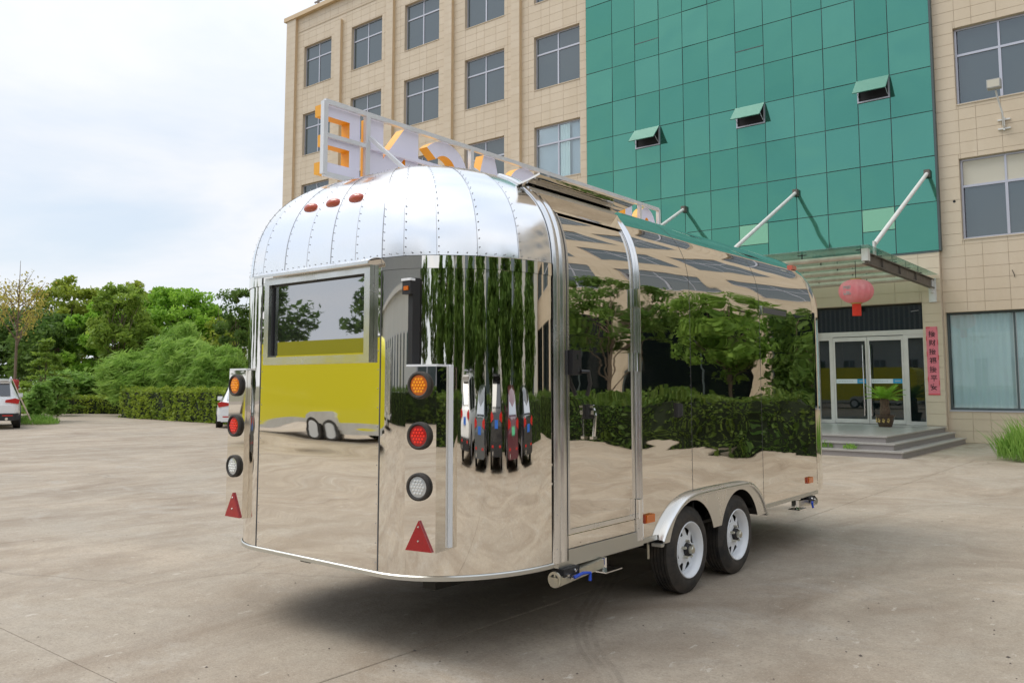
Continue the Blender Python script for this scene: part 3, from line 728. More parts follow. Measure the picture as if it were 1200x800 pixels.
fl = thing('floodlight', (-3.4, GY, 7.85), 'small grey floodlight on a bent white arm between the right-hand windows', 'lamp')
part('arm', MB().tube([(-3.40, GY-.02, 7.88), (-3.40, GY-.16, 7.95), (-3.40, GY-.22, 8.25), (-3.46, GY-.45, 8.62), (-3.47, GY-.55, 8.74)], .022, 8), 'white_paint', fl, smooth=50)
part('wall_bracket', MB().box(-3.54, -3.26, GY-.05, GY-.002, 7.87, 7.91).box(-3.54, -3.26, GY-.05, GY-.002, 8.10, 8.14).box(-3.42, -3.38, GY-.08, GY-.002, 7.84, 8.18), 'white_paint', fl)
hd = MB().box(-3.63, -3.33, GY-.78, GY-.56, 8.76, 8.98)
part('lamp_head', hd, 'grey_plate', fl)
part('lamp_glass', MB().box(-3.61, -3.35, GY-.785, GY-.781, 8.78, 8.96), 'blind', fl)

rb = thing('rooftop_frame', (-30.5, GY+.6, ZT+.2), 'dark lattice frame of a sign standing on the roof corner', 'frame')
for k in range(5):
    x = -32.0+k*1.1; part('post', MB().box(x-.04, x+.04, GY+.4, GY+.48, ZT+.2, ZT+2.6), 'rust_frame', rb)
    part('brace', MB().bar((x, GY+.48, ZT+2.2), (x, GY+1.6, ZT+.2), .05), 'rust_frame', rb)
    if k < 4: part('sign_back', MB().box(x+.12, x+.95, GY+.34, GY+.399, ZT+.75, ZT+2.5), 'rust_frame' if k % 2 else 'grey_plate', rb)
for z in (.45, 1.3, 2.3): part('rail', MB().box(-32.1, -27.5, GY+.33-.06, GY+.338, ZT+.2+z, ZT+.26+z), 'rust_frame', rb)
# tyre marks on the concrete
m = bpy.data.materials.new('tyre_mark'); m.use_nodes = True; MATS['tyre_mark'] = m
t = m.node_tree; p = t.nodes['Principled BSDF']; p.inputs['Base Color'].default_value = (.06, .05, .04, 1); p.inputs['Roughness'].default_value = .9
g = N('ShaderNodeNewGeometry', t); n = N('ShaderNodeTexNoise', t); n.inputs['Scale'].default_value = 6; n.inputs['Detail'].default_value = 8; t.links.new(g.outputs['Position'], n.inputs[0])
r = N('ShaderNodeMapRange', t); r.inputs[1].default_value = .30; r.inputs[2].default_value = .62; r.inputs[4].default_value = .13; t.links.new(n.outputs[0], r.inputs[0]); t.links.new(r.outputs[0], p.inputs['Alpha'])
def track(pix, w, z):
    pts = [gnd(*q) for q in pix]; q = MB()
    P = []
    for i in range(len(pts)-1):
        for k in range(6): P.append(pts[i].lerp(pts[i+1], k/6))
    for off in (-w*.36, 0, w*.36):
        b = len(q.v)
        for i, p_ in enumerate(P):
            d = (P[min(i+1, len(P)-1)]-P[max(i-1, 0)]).normalized(); s_ = Vector((-d.y, d.x, 0)); c = p_+s_*off
            q.v += [tuple(c+s_*w*.11+Vector((0, 0, z))), tuple(c-s_*w*.11+Vector((0, 0, z)))]
        for i in range(len(P)-1): q.f.append((b+2*i, b+2*i+1, b+2*i+3, b+2*i+2))
    return q
for pix, w, lb in (((( 724, 660), (706, 690), (690, 715), (682, 735), (690, 760), (712, 790), (722, 815)), .14, 'curved dark tyre track on the concrete in front of the trailer wheels'),):
    tag(link('tyre_track', mesh(track(pix, w, .0045), 'tyre_mark')), lb, 'tyre track', kind='stuff')
# ------------------------------------------------------------------ the polished food trailer
TX, TW, FW, CA, CB = -4.01, 1.16, .56, .60, .76             # centre line, half width, half flat width, corner ellipse
YR, YF, ZB, ZS, ZH, EX = 3.83, 8.05, .455, 2.05, .77, 2.8
ZBELT = 2.15
def rr(z):
    if z <= ZS: return 1.0
    return max(0., 1-((z-ZS)/ZH)**EX)**(1/EX)
def zt(r): return ZS+ZH*(1-r**EX)**(1/EX)
def outline(s):
    """rear outline, s in [-1.5,1.5]: |s|<.5 flat, then the corners (0..90 deg)"""
    if abs(s) <= .5: return TX+FW*2*s, YR-CB
    a = (abs(s)-.5)*math.pi/2; g = 1 if s > 0 else -1
    return TX+g*(FW+CA*math.sin(a)), YR-CB*math.cos(a)
def skin(s, z, off=0.0, front=False):
    x, y = outline(s); r = rr(z)
    if off:
        x1, y1 = outline(min(1.5, s+.01)); x0, y0 = outline(max(-1.5, s-.01)); n = Vector((y1-y0, -(x1-x0), 0)).normalized()
        if z > ZS+.02: 
            r2 = rr(z+.004); dz = .004; dr = (r-r2)*math.hypot(x-TX, y-YR); n = (n*dz+Vector((0, 0, dr))).normalized()
        x += 0
        p = Vector((TX+(x-TX)*r, YR+(y-YR)*r, z))+n*off
    else: p = Vector((TX+(x-TX)*r, YR+(y-YR)*r, z))
    if front: p.y = YR+YF-p.y
    return p
def sec(t, y, side=1, off=0.0):
    """cross-section of the straight body; t 0..1 up the wall, 1..2 round to the crown"""
    if t <= 1: x, z, n = TW, ZB+(ZS-ZB)*t, Vector((1, 0, 0))
    else:
        a = (t-1)*math.pi/2; c, s_ = math.cos(a), math.sin(a); e = 2/EX
        x, z = TW*c**e if c > 0 else 0, ZS+ZH*s_**e
        n = Vector((max(x/TW, 0)**(EX-1)/TW, 0, ((z-ZS)/ZH)**(EX-1)/ZH)).normalized()
    return Vector((TX+side*(x+n.x*off), y, z+n.z*off))
TS = lin(0, 1, 4)+[1+(i/28)**.9*1.0 for i in range(1, 29)]
tr_ = thing('food_trailer', (TX, 5.8, 0), 'mirror polished steel food trailer with a riveted domed roof and rooftop letters', 'trailer')
# rear flat panel with its window opening
WX0, WX1, WZ0, WZ1 = -4.50, -3.51, 1.60, 2.115
rp_ = MB()
for a, b, c, d in rects_minus(TX-FW, TX+FW, ZB, ZBELT-.006, [(WX0+.03, WX1-.03, WZ0+.03, WZ1-.03)]): rp_.add([(a, YR-CB, c), (b, YR-CB, c), (b, YR-CB, d), (a, YR-CB, d)], [(0, 1, 2, 3)])
rear = part('rear_panel', rp_, 'mirror_rear', tr_)
for g in (-1, 1):
    c = MB().grid(lambda u, v: skin(g*(.5+u), v), lin(.004, .995, 49), lin(ZB, ZBELT-.072, 12))
    part('corner_panel', c, 'mirror_corner', tr_, smooth=180, fix=True)
    c = MB().grid(lambda u, v: skin(g*(.5+u), v, .006), lin(.004, .995, 41), [ZBELT-.073, ZBELT-.004])
    part('belt_band', c, 'mirror_corner', tr_, smooth=180, fix=True)
    part('panel_seam', MB().box(TX+g*FW-.003, TX+g*FW+.003, YR-CB-.003, YR-CB+.004, ZB, ZBELT), 'seam', tr_)
# riveted dome
seams = [-1.5, -1.28, -1.06, -.85, -.66, -.5, -.3, -.1, .1, .3, .5, .66, .85, 1.06, 1.28, 1.5]
rv = MB()
def rivet(p, n, r=.0046):
    n = n.normalized(); a = n.cross(Vector((0, 0, 1)) if abs(n.z) < .9 else Vector((1, 0, 0))).normalized()*r; b = n.cross(a); q = [p+a, p+b, p-a, p-b, p+n*r*.7]
    rv.add(q, [(0, 1, 4), (1, 2, 4), (2, 3, 4), (3, 0, 4)])
def zpath(n): return [zt(math.sin(t)**1.0) if False else ZS+ZH*math.sin(t)**(2/EX) for t in lin(math.asin(((ZBELT-ZS)/ZH)**(EX/2)), math.pi/2, n)]
for i, (a, b) in enumerate(zip(seams, seams[1:])):
    lift = .0022 if i % 2 else .001
    us = lin(a-.004, b+.004, 7) if i % 2 else lin(a, b, 7)
    def dome(u, v):
        f = (u-us[0])/(us[-1]-us[0]); q = skin(us[0], v, lift).lerp(skin(us[-1], v, lift), f)
        return skin(u, v, lift).lerp(q, .62)
    m = MB().grid(dome, us, zpath(26))
    part('dome_panel', m, 'dome_alu', tr_, smooth=180, fix=True)
for s in seams[1:-1]:
    zz = zpath(400); last = None
    part('panel_seam', MB().grid(lambda u, v: skin(u, v, .0030), [s-.0011, s+.0011], zpath(30)[:-2]), 'seam_alu', tr_)
    for z in zz[:-22]:
        p = skin(s+.012, z, .0045)
        if last is None or (p-last).length > .047:
            q = skin(s, min(z+.004, 2.81), .004); n = skin(s, z, .02)-skin(s, z, .004); rivet(p, n); last = p
for s in lin(-1.45, 1.45, 60): rivet(skin(s, ZBELT+.015, .004), skin(s, ZBELT, .03)-skin(s, ZBELT, .0))
for z in lin(ZB+.05, ZBELT-.1, 16):
    for x in (TX-FW+.018, TX+FW-.018): rivet(Vector((x, YR-CB, z)), Vector((0, -1, 0)))
# front end, same form
for g in (-1, 1):
    part('corner_panel', MB().grid(lambda u, v: skin(g*(.5+u), v, 0, True), lin(0, .995, 25), lin(ZB, ZBELT, 6)), 'mirror_corner', tr_, smooth=180, fix=True)
part('front_panel', MB().add([skin(-.5, ZB, 0, True), skin(.5, ZB, 0, True), skin(.5, ZBELT, 0, True), skin(-.5, ZBELT, 0, True)], [(0, 1, 2, 3)]), 'mirror_rear', tr_)
part('front_dome', MB().grid(lambda u, v: skin(u, v, .001, True), sorted(lin(-1.5, 1.5, 49)+[-.5, .5]), zpath(18)), 'mirror_side', tr_, smooth=180, fix=True)
# wheel positions and fender line
WY = (5.43, 6.22); WZ = .297; WR = .297
FEN = [(4.985, .40), (5.04, .475), (5.13, .555), (5.26, .635), (5.40, .678), (5.55, .692), (6.28, .692), (6.44, .676), (6.57, .61), (6.66, .525), (6.735, .40)]
def fz(y):
    for i in range(len(FEN)-1):
        (a, b), (c, d) = FEN[i], FEN[i+1]
        if a <= y <= c:
            sl = lambda j: (FEN[min(j+1, len(FEN)-1)][1]-FEN[max(j-1, 0)][1])/(FEN[min(j+1, len(FEN)-1)][0]-FEN[max(j-1, 0)][0])
            h = c-a; u = (y-a)/h; m0, m1 = sl(i)*h, sl(i+1)*h
            return (2*u**3-3*u**2+1)*b+(u**3-2*u**2+u)*m0+(-2*u**3+3*u**2)*d+(u**3-u**2)*m1
    return ZB
# side panels (wall and roof in one sheet), right side cut out round the wheels
YS = [4.80, 5.52, 6.78, YF]
for a, b in zip(YS, YS[1:]):
    ys = sorted(set(lin(a+.002, b-.002, 40)+[y for y, _ in FEN if a < y < b]))
    m = MB(); rows = []
    def pnt(y, t):
        zb = max(ZB, fz(y)-.03) if 4.985 < y < 6.735 else ZB
        p = sec(t, y)
        if t <= 1: p.z = zb+(ZS-zb)*t
        return p
    part('side_panel', m.grid(lambda u, v: pnt(u, v), ys, TS), 'mirror_side', tr_, smooth=180, fix=True)
    for y in (b,):
        if y < YF:
            for t in lin(.12, 1.0, 22): rivet(sec(t, y-.012), Vector((1, 0, 0)), .0035)
            part('panel_seam', MB().grid(lambda u, v: sec(v, u, 1, .0008), [y-.0022, y+.0022], TS), 'seam', tr_)
part('side_panel', MB().grid(lambda u, v: sec(v, u, -1), lin(YR, YF, 12), TS), 'mirror_side', tr_, smooth=180, fix=True)
part('side_panel', MB().grid(lambda u, v: sec(v, u), lin(3.70+.13, 4.82, 6), [t for t in TS if t >= max(q for q in TS if q <= 1.63)-1e-6]), 'mirror_side', tr_, smooth=180, fix=True)
# extruded trims either side of the door
def trim(y0, y1, ribs, nm, t1):
    ts = [t for t in TS if t <= t1]; prof = [(y0, -.002), (y0, .010)]
    for k in range(ribs):
        w = (y1-y0)/ribs; a = y0+k*w; prof += [(a+w*.12, .016), (a+w*.5, .021), (a+w*.88, .016), (a+w*.98, .009)]
    prof += [(y1, .010), (y1, -.002)]
    m = MB(); m.grid(lambda u, v: sec(v, prof[u][0], 1, prof[u][1]), list(range(len(prof))), ts)
    o = part(nm, m, 'extrusion', tr_, smooth=35, fix=True)
    for t in lin(.05, 1.0, 9): rivet(sec(t, y0+(y1-y0)*.14, 1, .017), Vector((1, 0, 0)), .005)
    return o
trim(3.835, 3.955, 2, 'corner_trim', 1.66); tm = trim(4.725, 4.80, 2, 'door_trim', 1.66)
part('trim_gap', MB().grid(lambda u, v: sec(v, u, 1, .012), [3.957, 3.967], [t for t in TS if t <= 1.6]), 'seam', tr_)
# door
dz0 = .60
def dsec(t, y, off=.0):
    p = sec(t, y, 1, off)
    if t <= 1: p.z = dz0+(ZS-dz0)*t
    return p
door = part('side_door', MB().grid(lambda u, v: dsec(v, u), lin(3.968, 4.722, 12), [t for t in TS if t <= 1.63]), 'mirror_side', tr_, smooth=180, fix=True)
e = MB()
for y0, y1 in ((3.968, 3.992), (4.700, 4.722)): e.grid(lambda u, v: dsec(v, [y0, y0, y1, y1][u], [0, .007, .007, 0][u]), [0, 1, 2, 3], [t for t in TS if t <= 1.63])
e.box(TX+TW-.001, TX+TW+.007, 3.992, 4.70, dz0, dz0+.025)
part('door_edge', e, 'extrusion', door, smooth=40, fix=True)
part('door_sill_panel', MB().box(TX+TW-.02, TX+TW+.001, 3.968, 4.722, ZB+.062, dz0-.01).box(TX+TW-.03, TX+TW-.006, 3.968, 4.722, dz0-.0095, dz0-.002), 'mirror_side', tr_)
part('sill', MB().box(TX+TW-.03, TX+TW+.012, 3.87, 4.80, ZB-.035, ZB+.058), 'sill_alu', tr_)
for a_, b_ in ((4.8005, 4.99), (6.74, 8.05)): part('sill', MB().box(TX+TW-.03, TX+TW+.006, a_, b_, ZB-.028, ZB+.003), 'sill_alu', tr_)
# hinges, latches, lock
for z in (1.60, 2.02, .66): part('hinge', MB().box(TX+TW+.010, TX+TW+.030, 4.715, 4.765, z-.06, z+.06).tube([(TX+TW+.032, 4.722, z-.06), (TX+TW+.032, 4.722, z+.06)], .008, 8), 'chrome', door)
lk = part('door_lock', MB().box(TX+TW+.006, TX+TW+.045, 3.975, 4.062, 1.51, 1.655), 'black_plastic', door)
part('lock_handle', MB().tube([(TX+TW+.05, 4.05, 1.53), (TX+TW+.075, 4.09, 1.53), (TX+TW+.07, 4.115, 1.46), (TX+TW+.04, 4.125, 1.39)], .012, 8), 'black_plastic', door, smooth=40)
part('lock_button', MB().box(TX+TW+.0452, TX+TW+.052, 4.005, 4.02, 1.60, 1.63).box(TX+TW+.0452, TX+TW+.05, 4.035, 4.046, 1.53, 1.56), 'chrome', door)
lt = part('latch', MB().box(TX+TW+.001, TX+TW+.02, 4.165, 4.235, 1.25, 1.335), 'black_plastic', door)
part('latch_arm', MB().tube([(TX+TW+.03, 4.2, 1.33), (TX+TW+.045, 4.205, 1.27), (TX+TW+.035, 4.2, 1.14)], .010, 8).box(TX+TW+.021, TX+TW+.05, 4.18, 4.23, 1.275, 1.30).box(TX+TW+.021, TX+TW+.05, 4.175, 4.222, 1.315, 1.33).box(TX+TW+.02, TX+TW+.045, 4.18, 4.222, 1.128, 1.145), 'chrome', door)
part('hook_plate', MB().box(TX+TW+.001, TX+TW+.016, 5.285, 5.335, 1.225, 1.325), 'black_plastic', tr_)
part('hook', MB().box(TX+TW+.017, TX+TW+.035, 5.325, 5.352, 1.235, 1.32), 'chrome', tr_)
pl_ = part('porch_lamp', MB().box(TX+TW*rr(2.17)-.01, TX+TW+.010, 6.82, 7.38, 2.05, 2.125), 'chrome', tr_)
part('lamp_louvre', MB().box(TX+TW+.0105, TX+TW+.013, 6.85, 7.35, 2.065, 2.11), 'seam', pl_)
# visor over the door
vz = 2.652
aw = MB()
def vis(u, v):   # u along y, v from skin outwards
    return Vector((-3.085+.175*v, u, 2.638+.020*v+.018*v*v))
us = lin(3.80, 4.86, 9); vs = lin(0, 1, 5)
aw.grid(vis, us, vs); aw.grid(lambda u, v: vis(u, v)+Vector((0, 0, .012)), us, vs)
for u in (us[0], us[-1]): aw.add([vis(u, v) for v in vs]+[vis(u, v)+Vector((0, 0, .012)) for v in vs], [(i, i+1, i+6, i+5) for i in range(4)])
aw.add([vis(us[0], 1), vis(us[-1], 1), vis(us[-1], 1)+Vector((0, 0, .012)), vis(us[0], 1)+Vector((0, 0, .012))], [(0, 1, 2, 3)])
vs_ = part('door_visor', aw, 'mirror_corner', tr_, smooth=30, fix=True)
part('visor_rail', MB().box(-3.075, -3.03, 3.85, 4.80, 2.592, 2.634).box(-3.03, -3.012, 3.85, 4.80, 2.60, 2.61), 'extrusion', vs_)
part('visor_lip', MB().grid(lambda u, v: Vector((-2.995+.07*v, u, 2.598-.115*v)), [3.90, 4.78], [0, 1]), 'mirror_corner', vs_)
# rear window
RY = YR-CB
fr = MB(); o_, i_ = .0, .06
def ring(x0, x1, z0, z1, w, ya, yb, yi):
    P = [(x0, z0), (x1, z0), (x1, z1), (x0, z1)]; Q = [(x0+w, z0+w), (x1-w, z0+w), (x1-w, z1-w), (x0+w, z1-w)]
    for k in range(4):
        j = (k+1) % 4
        fr.add([(P[k][0], ya, P[k][1]), (P[j][0], ya, P[j][1]), (P[j][0], yb, P[j][1]), (P[k][0], yb, P[k][1]), (Q[k][0], yb, Q[k][1]), (Q[j][0], yb, Q[j][1]), (Q[j][0], yi, Q[j][1]), (Q[k][0], yi, Q[k][1])],
               [(0, 1, 2, 3), (3, 2, 5, 4), (4, 5, 6, 7)])
ring(WX0, WX1, WZ0-.025, WZ1, .046, RY-.001, RY-.032, RY+.012)
rw = part('rear_window', fr, 'extrusion', tr_, fix=True)
part('pane', MB().box(WX0+.05, WX1-.05, RY+.004, RY+.010, WZ0+.025, WZ1-.05), 'tint_glass', rw)
part('pane_seal', MB().box(WX0+.045, WX0+.057, RY-.004, RY+.0035, WZ0+.03, WZ1-.056).box(WX0+.0575, WX1-.045, RY-.004, RY+.0035, WZ1-.055, WZ1-.046), 'black_plastic', rw)
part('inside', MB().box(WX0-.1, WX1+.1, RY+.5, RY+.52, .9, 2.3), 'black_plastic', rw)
vsr = MB().grid(lambda u, v: Vector((u, RY-.002-.075*v, 2.155-.028*v*v)), lin(WX0-.05, WX1+.035, 3), lin(0, 1, 5))
vsr.box(WX0-.05, WX1+.035, RY-.08, RY-.075, 2.112, 2.128)
part('window_visor', vsr, 'extrusion', rw, smooth=40, fix=True)
# bottom edging
bt = MB(); bt.grid(lambda s, k: skin(s, ZB+[.006, .0, -.02, -.02][k], [.004, .010, .010, -.03][k]), lin(-1.5, 1.5, 90), [0, 1, 2, 3])
part('bottom_trim', bt, 'sill_alu', tr_, smooth=40, fix=True)
# tail lamp boxes
def lamp(cx, cz, y, lens, led, nm, par):
    h = part('tail_lamp', MB().lathe([(.040, 0), (.069, 0), (.071, -.006), (.069, -.018), (.060, -.022), (.054, -.018), (.053, -.004), (.04, -.004)], (cx, y, cz), 'y', 32), 'rubber', par, smooth=40, fix=True)
    part('lens', MB().lathe([(.0535, -.004), (.0525, -.013), (.03, -.016), (.001, -.0165)], (cx, y, cz), 'y', 28), lens, h, smooth=40, fix=True)
    q = MB()
    for b in range(-3, 4):
        for a in range(-3, 4):
            u_, w_ = (a+(.5 if b % 2 else 0))*.0175, b*.0155
            if u_*u_+w_*w_ < .046**2: q.lathe([(.0072, -.0145), (.0062, -.019), (.001, -.0197)], (cx+u_, y, cz+w_), 'y', 6)
    part('led', q, led, h)
def tail_box(x0, x1, yf, g, turn=0):
    cx = (x0+x1)/2; z0, z1 = .615, 1.545; y1 = yf+.20
    b = MB(); b.box(x0, x1, yf, y1, z0, z1)
    t_ = part('tail_lamp_box', b, 'mirror_corner', tr_)
    xs = x1 if g > 0 else x1
    part('film_edge', MB().box(x1+.001, x1+.012, yf+.11, yf+.14, z0+.01, z1+.012).box(x0, x1+.0, yf+.001, yf+.12, z1+.001, z1+.012), 'white_film', t_)
    for z, l, d in ((1.45, 'amber', 'amber_led'), (1.193, 'red_lens', 'red_led'), (.937, 'clear_lens', 'clear_led')): lamp(cx-.004, z, yf-.001, l, d, 'x', t_)
    tri = [(cx-.08, z0+.004), (cx+.08, z0+.004), (cx, z0+.155)]
    part('reflector', MB().prism(tri, lambda u, v, d: (u, yf-d, v), .001, .012), 'reflector', t_, fix=True)
    q = MB()
    for z in (z0+.055, z0+.125): q.lathe([(.006, -.0125), (.005, -.016), (.001, -.0165)], (cx, yf, z), 'y', 8)
    part('screw', q, 'chrome', t_)
    pv = Vector((x0, yf, 0))-wloc(tr_); Mx = Matrix.Translation(pv) @ Matrix.Rotation(R(turn), 4, 'Z') @ Matrix.Translation(-pv)
    for o_ in [t_]+list(t_.children_recursive): o_.data.transform(Mx)
tail_box(-3.178, -2.988, 3.005, 1, 11)
tail_box(-4.885, -4.70, 3.05, -1)
# black strip imitating a dark reflection and small high lamp on the rear corner
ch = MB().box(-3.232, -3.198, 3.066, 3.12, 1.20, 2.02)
refl_strip = part('dark_reflection_strip', ch, 'black_plastic', tr_)
part('marker_lamp', MB().box(-3.246, -3.184, 3.035, 3.064, 1.93, 2.0), 'black_plastic', refl_strip)
part('marker_lens', MB().box(-3.232, -3.198, 3.030, 3.0345, 1.95, 1.972), 'amber', refl_strip)
part('marker_cap', MB().box(-3.250, -3.180, 3.03, 3.066, 2.001, 2.014), 'white_film', refl_strip)
# dome lamps, side markers
for s in (-.20, .02, .235):
    p = skin(s, 2.545, 0); n = (skin(s, 2.545, .03)-p).normalized(); t_ = Vector((1, 0, 0)); u_ = n.cross(t_).normalized()
    q = MB()
    q.grid(lambda a, b: p+t_*(.062*math.cos(a)*math.cos(b))+u_*(.028*math.copysign(abs(math.sin(a))**.7, math.sin(a))*math.cos(b))+n*(.03*math.sin(b)), lin(0, 2*math.pi, 25), lin(0, math.pi/2, 7))
    part('roof_lamp', q, 'dome_lamp', tr_, smooth=60, fix=True)
part('roof_lamp', MB().box(TX+TW*rr(2.60)-.03, TX+TW*rr(2.60)+.03, 7.98, 8.10, 2.58, 2.62), 'dome_lamp', tr_)
for y, z in ((4.885, .580), (7.83, .573)):
    k = part('side_marker', MB().box(TX+TW+.001, TX+TW+.022, y-.052, y+.052, z-.026, z+.026), 'amber', tr_)
    part('marker_base', MB().box(TX+TW+.0015, TX+TW+.014, y-.062, y-.053, z-.028, z+.028), 'dome_lamp', k)
# fender
fx0, fx1 = TX+TW-.004, TX+TW+.055
low = []
for y in lin(5.00, 6.725, 90):
    a = [WZ+math.sqrt(max(0, .345**2-(y-w)**2)) if abs(y-w) < .345 else 0 for w in WY]
    z = max(a)
    mid = 5.825
    d_ = abs(y-mid)
    if d_ < .26: z = min(max(max(a), .41), .41+.225*(1-math.cos(math.pi*d_/.26))/2)
    low.append((y, min(max(z, .40), fz(y)-.036)))
f = MB()
f.grid(lambda i, k: (fx1-.0138, low[i][0], low[i][1]) if k == 0 else (fx1-.0138, low[i][0], fz(low[i][0])-.016), list(range(len(low))), [0, 1])
fe = part('fender', f, 'fender_alu', tr_, smooth=60)
part('fender_lip', MB().grid(lambda i, k: [(fx0, low[i][0], fz(low[i][0])+.004), (fx1-.016, low[i][0], fz(low[i][0])+.002), (fx1-.004, low[i][0], fz(low[i][0])-.006), (fx1, low[i][0], fz(low[i][0])-.018), (fx1-.004, low[i][0], fz(low[i][0])-.032), (fx1-.0125, low[i][0], fz(low[i][0])-.0335)][k], list(range(len(low))), list(range(6))), 'fender_alu', fe, smooth=60, fix=True)
part('fender_end', MB().box(fx0-.02, fx1-.004, 4.965, 4.998, .385, .405).box(fx0-.02, fx1-.004, 6.722, 6.745, .385, .405), 'sill_alu', fe)
part('wheel_well', MB().grid(lambda i, k: (fx0-.30*k, low[i][0], fz(low[i][0])-.035), list(range(0, len(low))), [0, 1]).add([(fx0-.30, 4.98, .3), (fx0-.30, 6.75, .3), (fx0-.30, 6.75, .72), (fx0-.30, 4.98, .72)], [(0, 1, 2, 3)]), 'chassis', fe)
# wheels
def wheel(y, g):
    xo = TX+g*(TW+.022); s = -g
    ty = MB(); pr = [(.192, .012), (.197, .004), (.215, -.002), (.245, 0.0), (.270, .010), (.286, .026)]
    tread = []
    for k in range(5):
        a = .030+k*.026; tread += [(.297, a), (.297, a+.019), (.289, a+.020), (.289, a+.0255)]
    pr += tread+[(.286, .164), (.26, .18), (.21, .18), (.19, .168)]
    ty.lathe([(r_, s*d) for r_, d in pr], (xo, y, WZ), 'x', 48, True)
    w_ = part('wheel', ty, 'rubber', tr_, smooth=30, fix=True)
    rim = MB().lathe([(r_, s*d) for r_, d in [(.1965, .008), (.192, .000), (.186, .002), (.181, .012), (.172, .022), (.165, .045), (.160, .075), (.152, .068), (.148, .060)]], (xo, y, WZ), 'x', 40)
    rim.f = [q for q in rim.f if len(q) == 4]
    for k in range(8):
        a = k*math.pi/4; da0, da1 = .33, .12
        P = [(.096, a-da0, .046), (.096, a+da0, .046), (.150, a+da1, .060), (.150, a-da1, .060)]
        rim.add([(xo+s*d, y+r_*math.cos(t), WZ+r_*math.sin(t)) for r_, t, d in P], [(0, 1, 2, 3)])
    rim.lathe([(.1, s*.050), (.098, s*.045), (.045, s*.034), (.030, s*.036)], (xo, y, WZ), 'x', 32)
    part('rim', rim, 'wheel_white', w_, smooth=35)
    part('brake_drum', MB().lathe([(.001, s*.095), (.16, s*.095), (.16, s*.15)], (xo, y, WZ), 'x', 28), 'chassis', w_)
    part('hub', MB().lathe([(.046, s*.034), (.044, s*.012), (.036, s*.006)], (xo, y, WZ), 'x', 24), 'black_plastic', w_, smooth=40)
    part('hub_cap', MB().lathe([(.026, s*.006), (.025, -s*.018), (.020, -s*.023), (.001, -s*.024)], (xo, y, WZ), 'x', 20), 'zinc', w_, smooth=40)
    q = MB()
    for k in range(5):
        a = k*1.2566+.3; q.lathe([(.011, s*.038), (.010, s*.008), (.001, s*.002)], (xo, y+.058*math.cos(a), WZ+.058*math.sin(a)), 'x', 6)
    part('wheel_nut', q, 'zinc', w_)
for y in WY:
    for g in (1, -1): wheel(y, g)
# chassis
ch = MB(); ch.box(TX-TW+.06, TX+TW-.06, 3.86, 8.1, .425, .448); ch.box(TX-.62, TX-.52, 3.45, 8.8, .30, .424); ch.box(TX+.52, TX+.62, 3.45, 8.8, .30, .424)
for y in (3.6, 4.4, 5.0, 6.9, 7.8, 8.6): ch.box(TX-.52, TX+.52, y, y+.06, .33, .42)
ch.box(TX-.75, TX+.75, 3.45, 3.86, .425, .448); ch.box(TX-.75, TX+.75, 8.1, 8.5, .425, .448)
part('chassis', ch, 'chassis', tr_)
for y in WY: part('axle', MB().tube([(TX-TW+.16, y, WZ), (TX+TW-.16, y, WZ)], .035, 10), 'chassis', tr_)
part('drawbar', MB().bar((TX-.5, 8.75, .36), (TX, 9.95, .40), .08).bar((TX+.5, 8.75, .36), (TX, 9.95, .40), .08), 'chassis', tr_)
part('mud_flap_stay', MB().box(TX+TW-.05, TX+TW-.044, 4.95, 4.97, .30, .42), 'zinc', tr_)
# folded corner jacks
def jack(y, g, x):
    # g: +1 arm points forward (+y), -1 backwards
    z = .372
    b = part('corner_jack', MB().box(x-.05, x+.035, min(y+g*.07, y+g*.22), max(y+g*.07, y+g*.22), z+.008, .424), 'black_steel', tr_)
    part('jack_arm', MB().bar((x, y+g*.02, z-.012), (x, y+g*.50, z+.02), .055, .05), 'zinc', b)
    part('jack_drum', MB().lathe([(.030, -.006), (.044, -.006), (.044, .006), (.030, .006)], (x, y+g*.03, z), 'y', 20, True).bar((x-.035, y+g*.03, z), (x+.035, y+g*.03, z), .008).bar((x, y+g*.03, z-.035), (x, y+g*.03, z+.035), .008), 'zinc', b, smooth=40)
    part('jack_foot', MB().box(x-.02, x+.085, min(y+g*.42, y+g*.60), max(y+g*.42, y+g*.60), z-.022, z-.016).tube([(x+.02, y+g*.50, z-.02), (x+.02, y+g*.50, z+.05)], .018, 8), 'chrome', b)
    part('jack_grip', MB().tube([(x+.04, y+g*.16, z-.005), (x+.06, y+g*.22, z+.012), (x+.075, y+g*.27, z+.008), (x+.08, y+g*.26, z-.035)], .010, 8), 'blue_grip', b, smooth=40)
    for dy, dz in ((.10, .02), (.17, .035), (.13, -.002)): part('bolt', MB().lathe([(.011, .036), (.010, .048), (.001, .05)], (x, y+g*dy, z+dz), 'x', 6), 'chrome', b)
jack(3.80, 1, -2.835); jack(7.98, -1, -2.86)
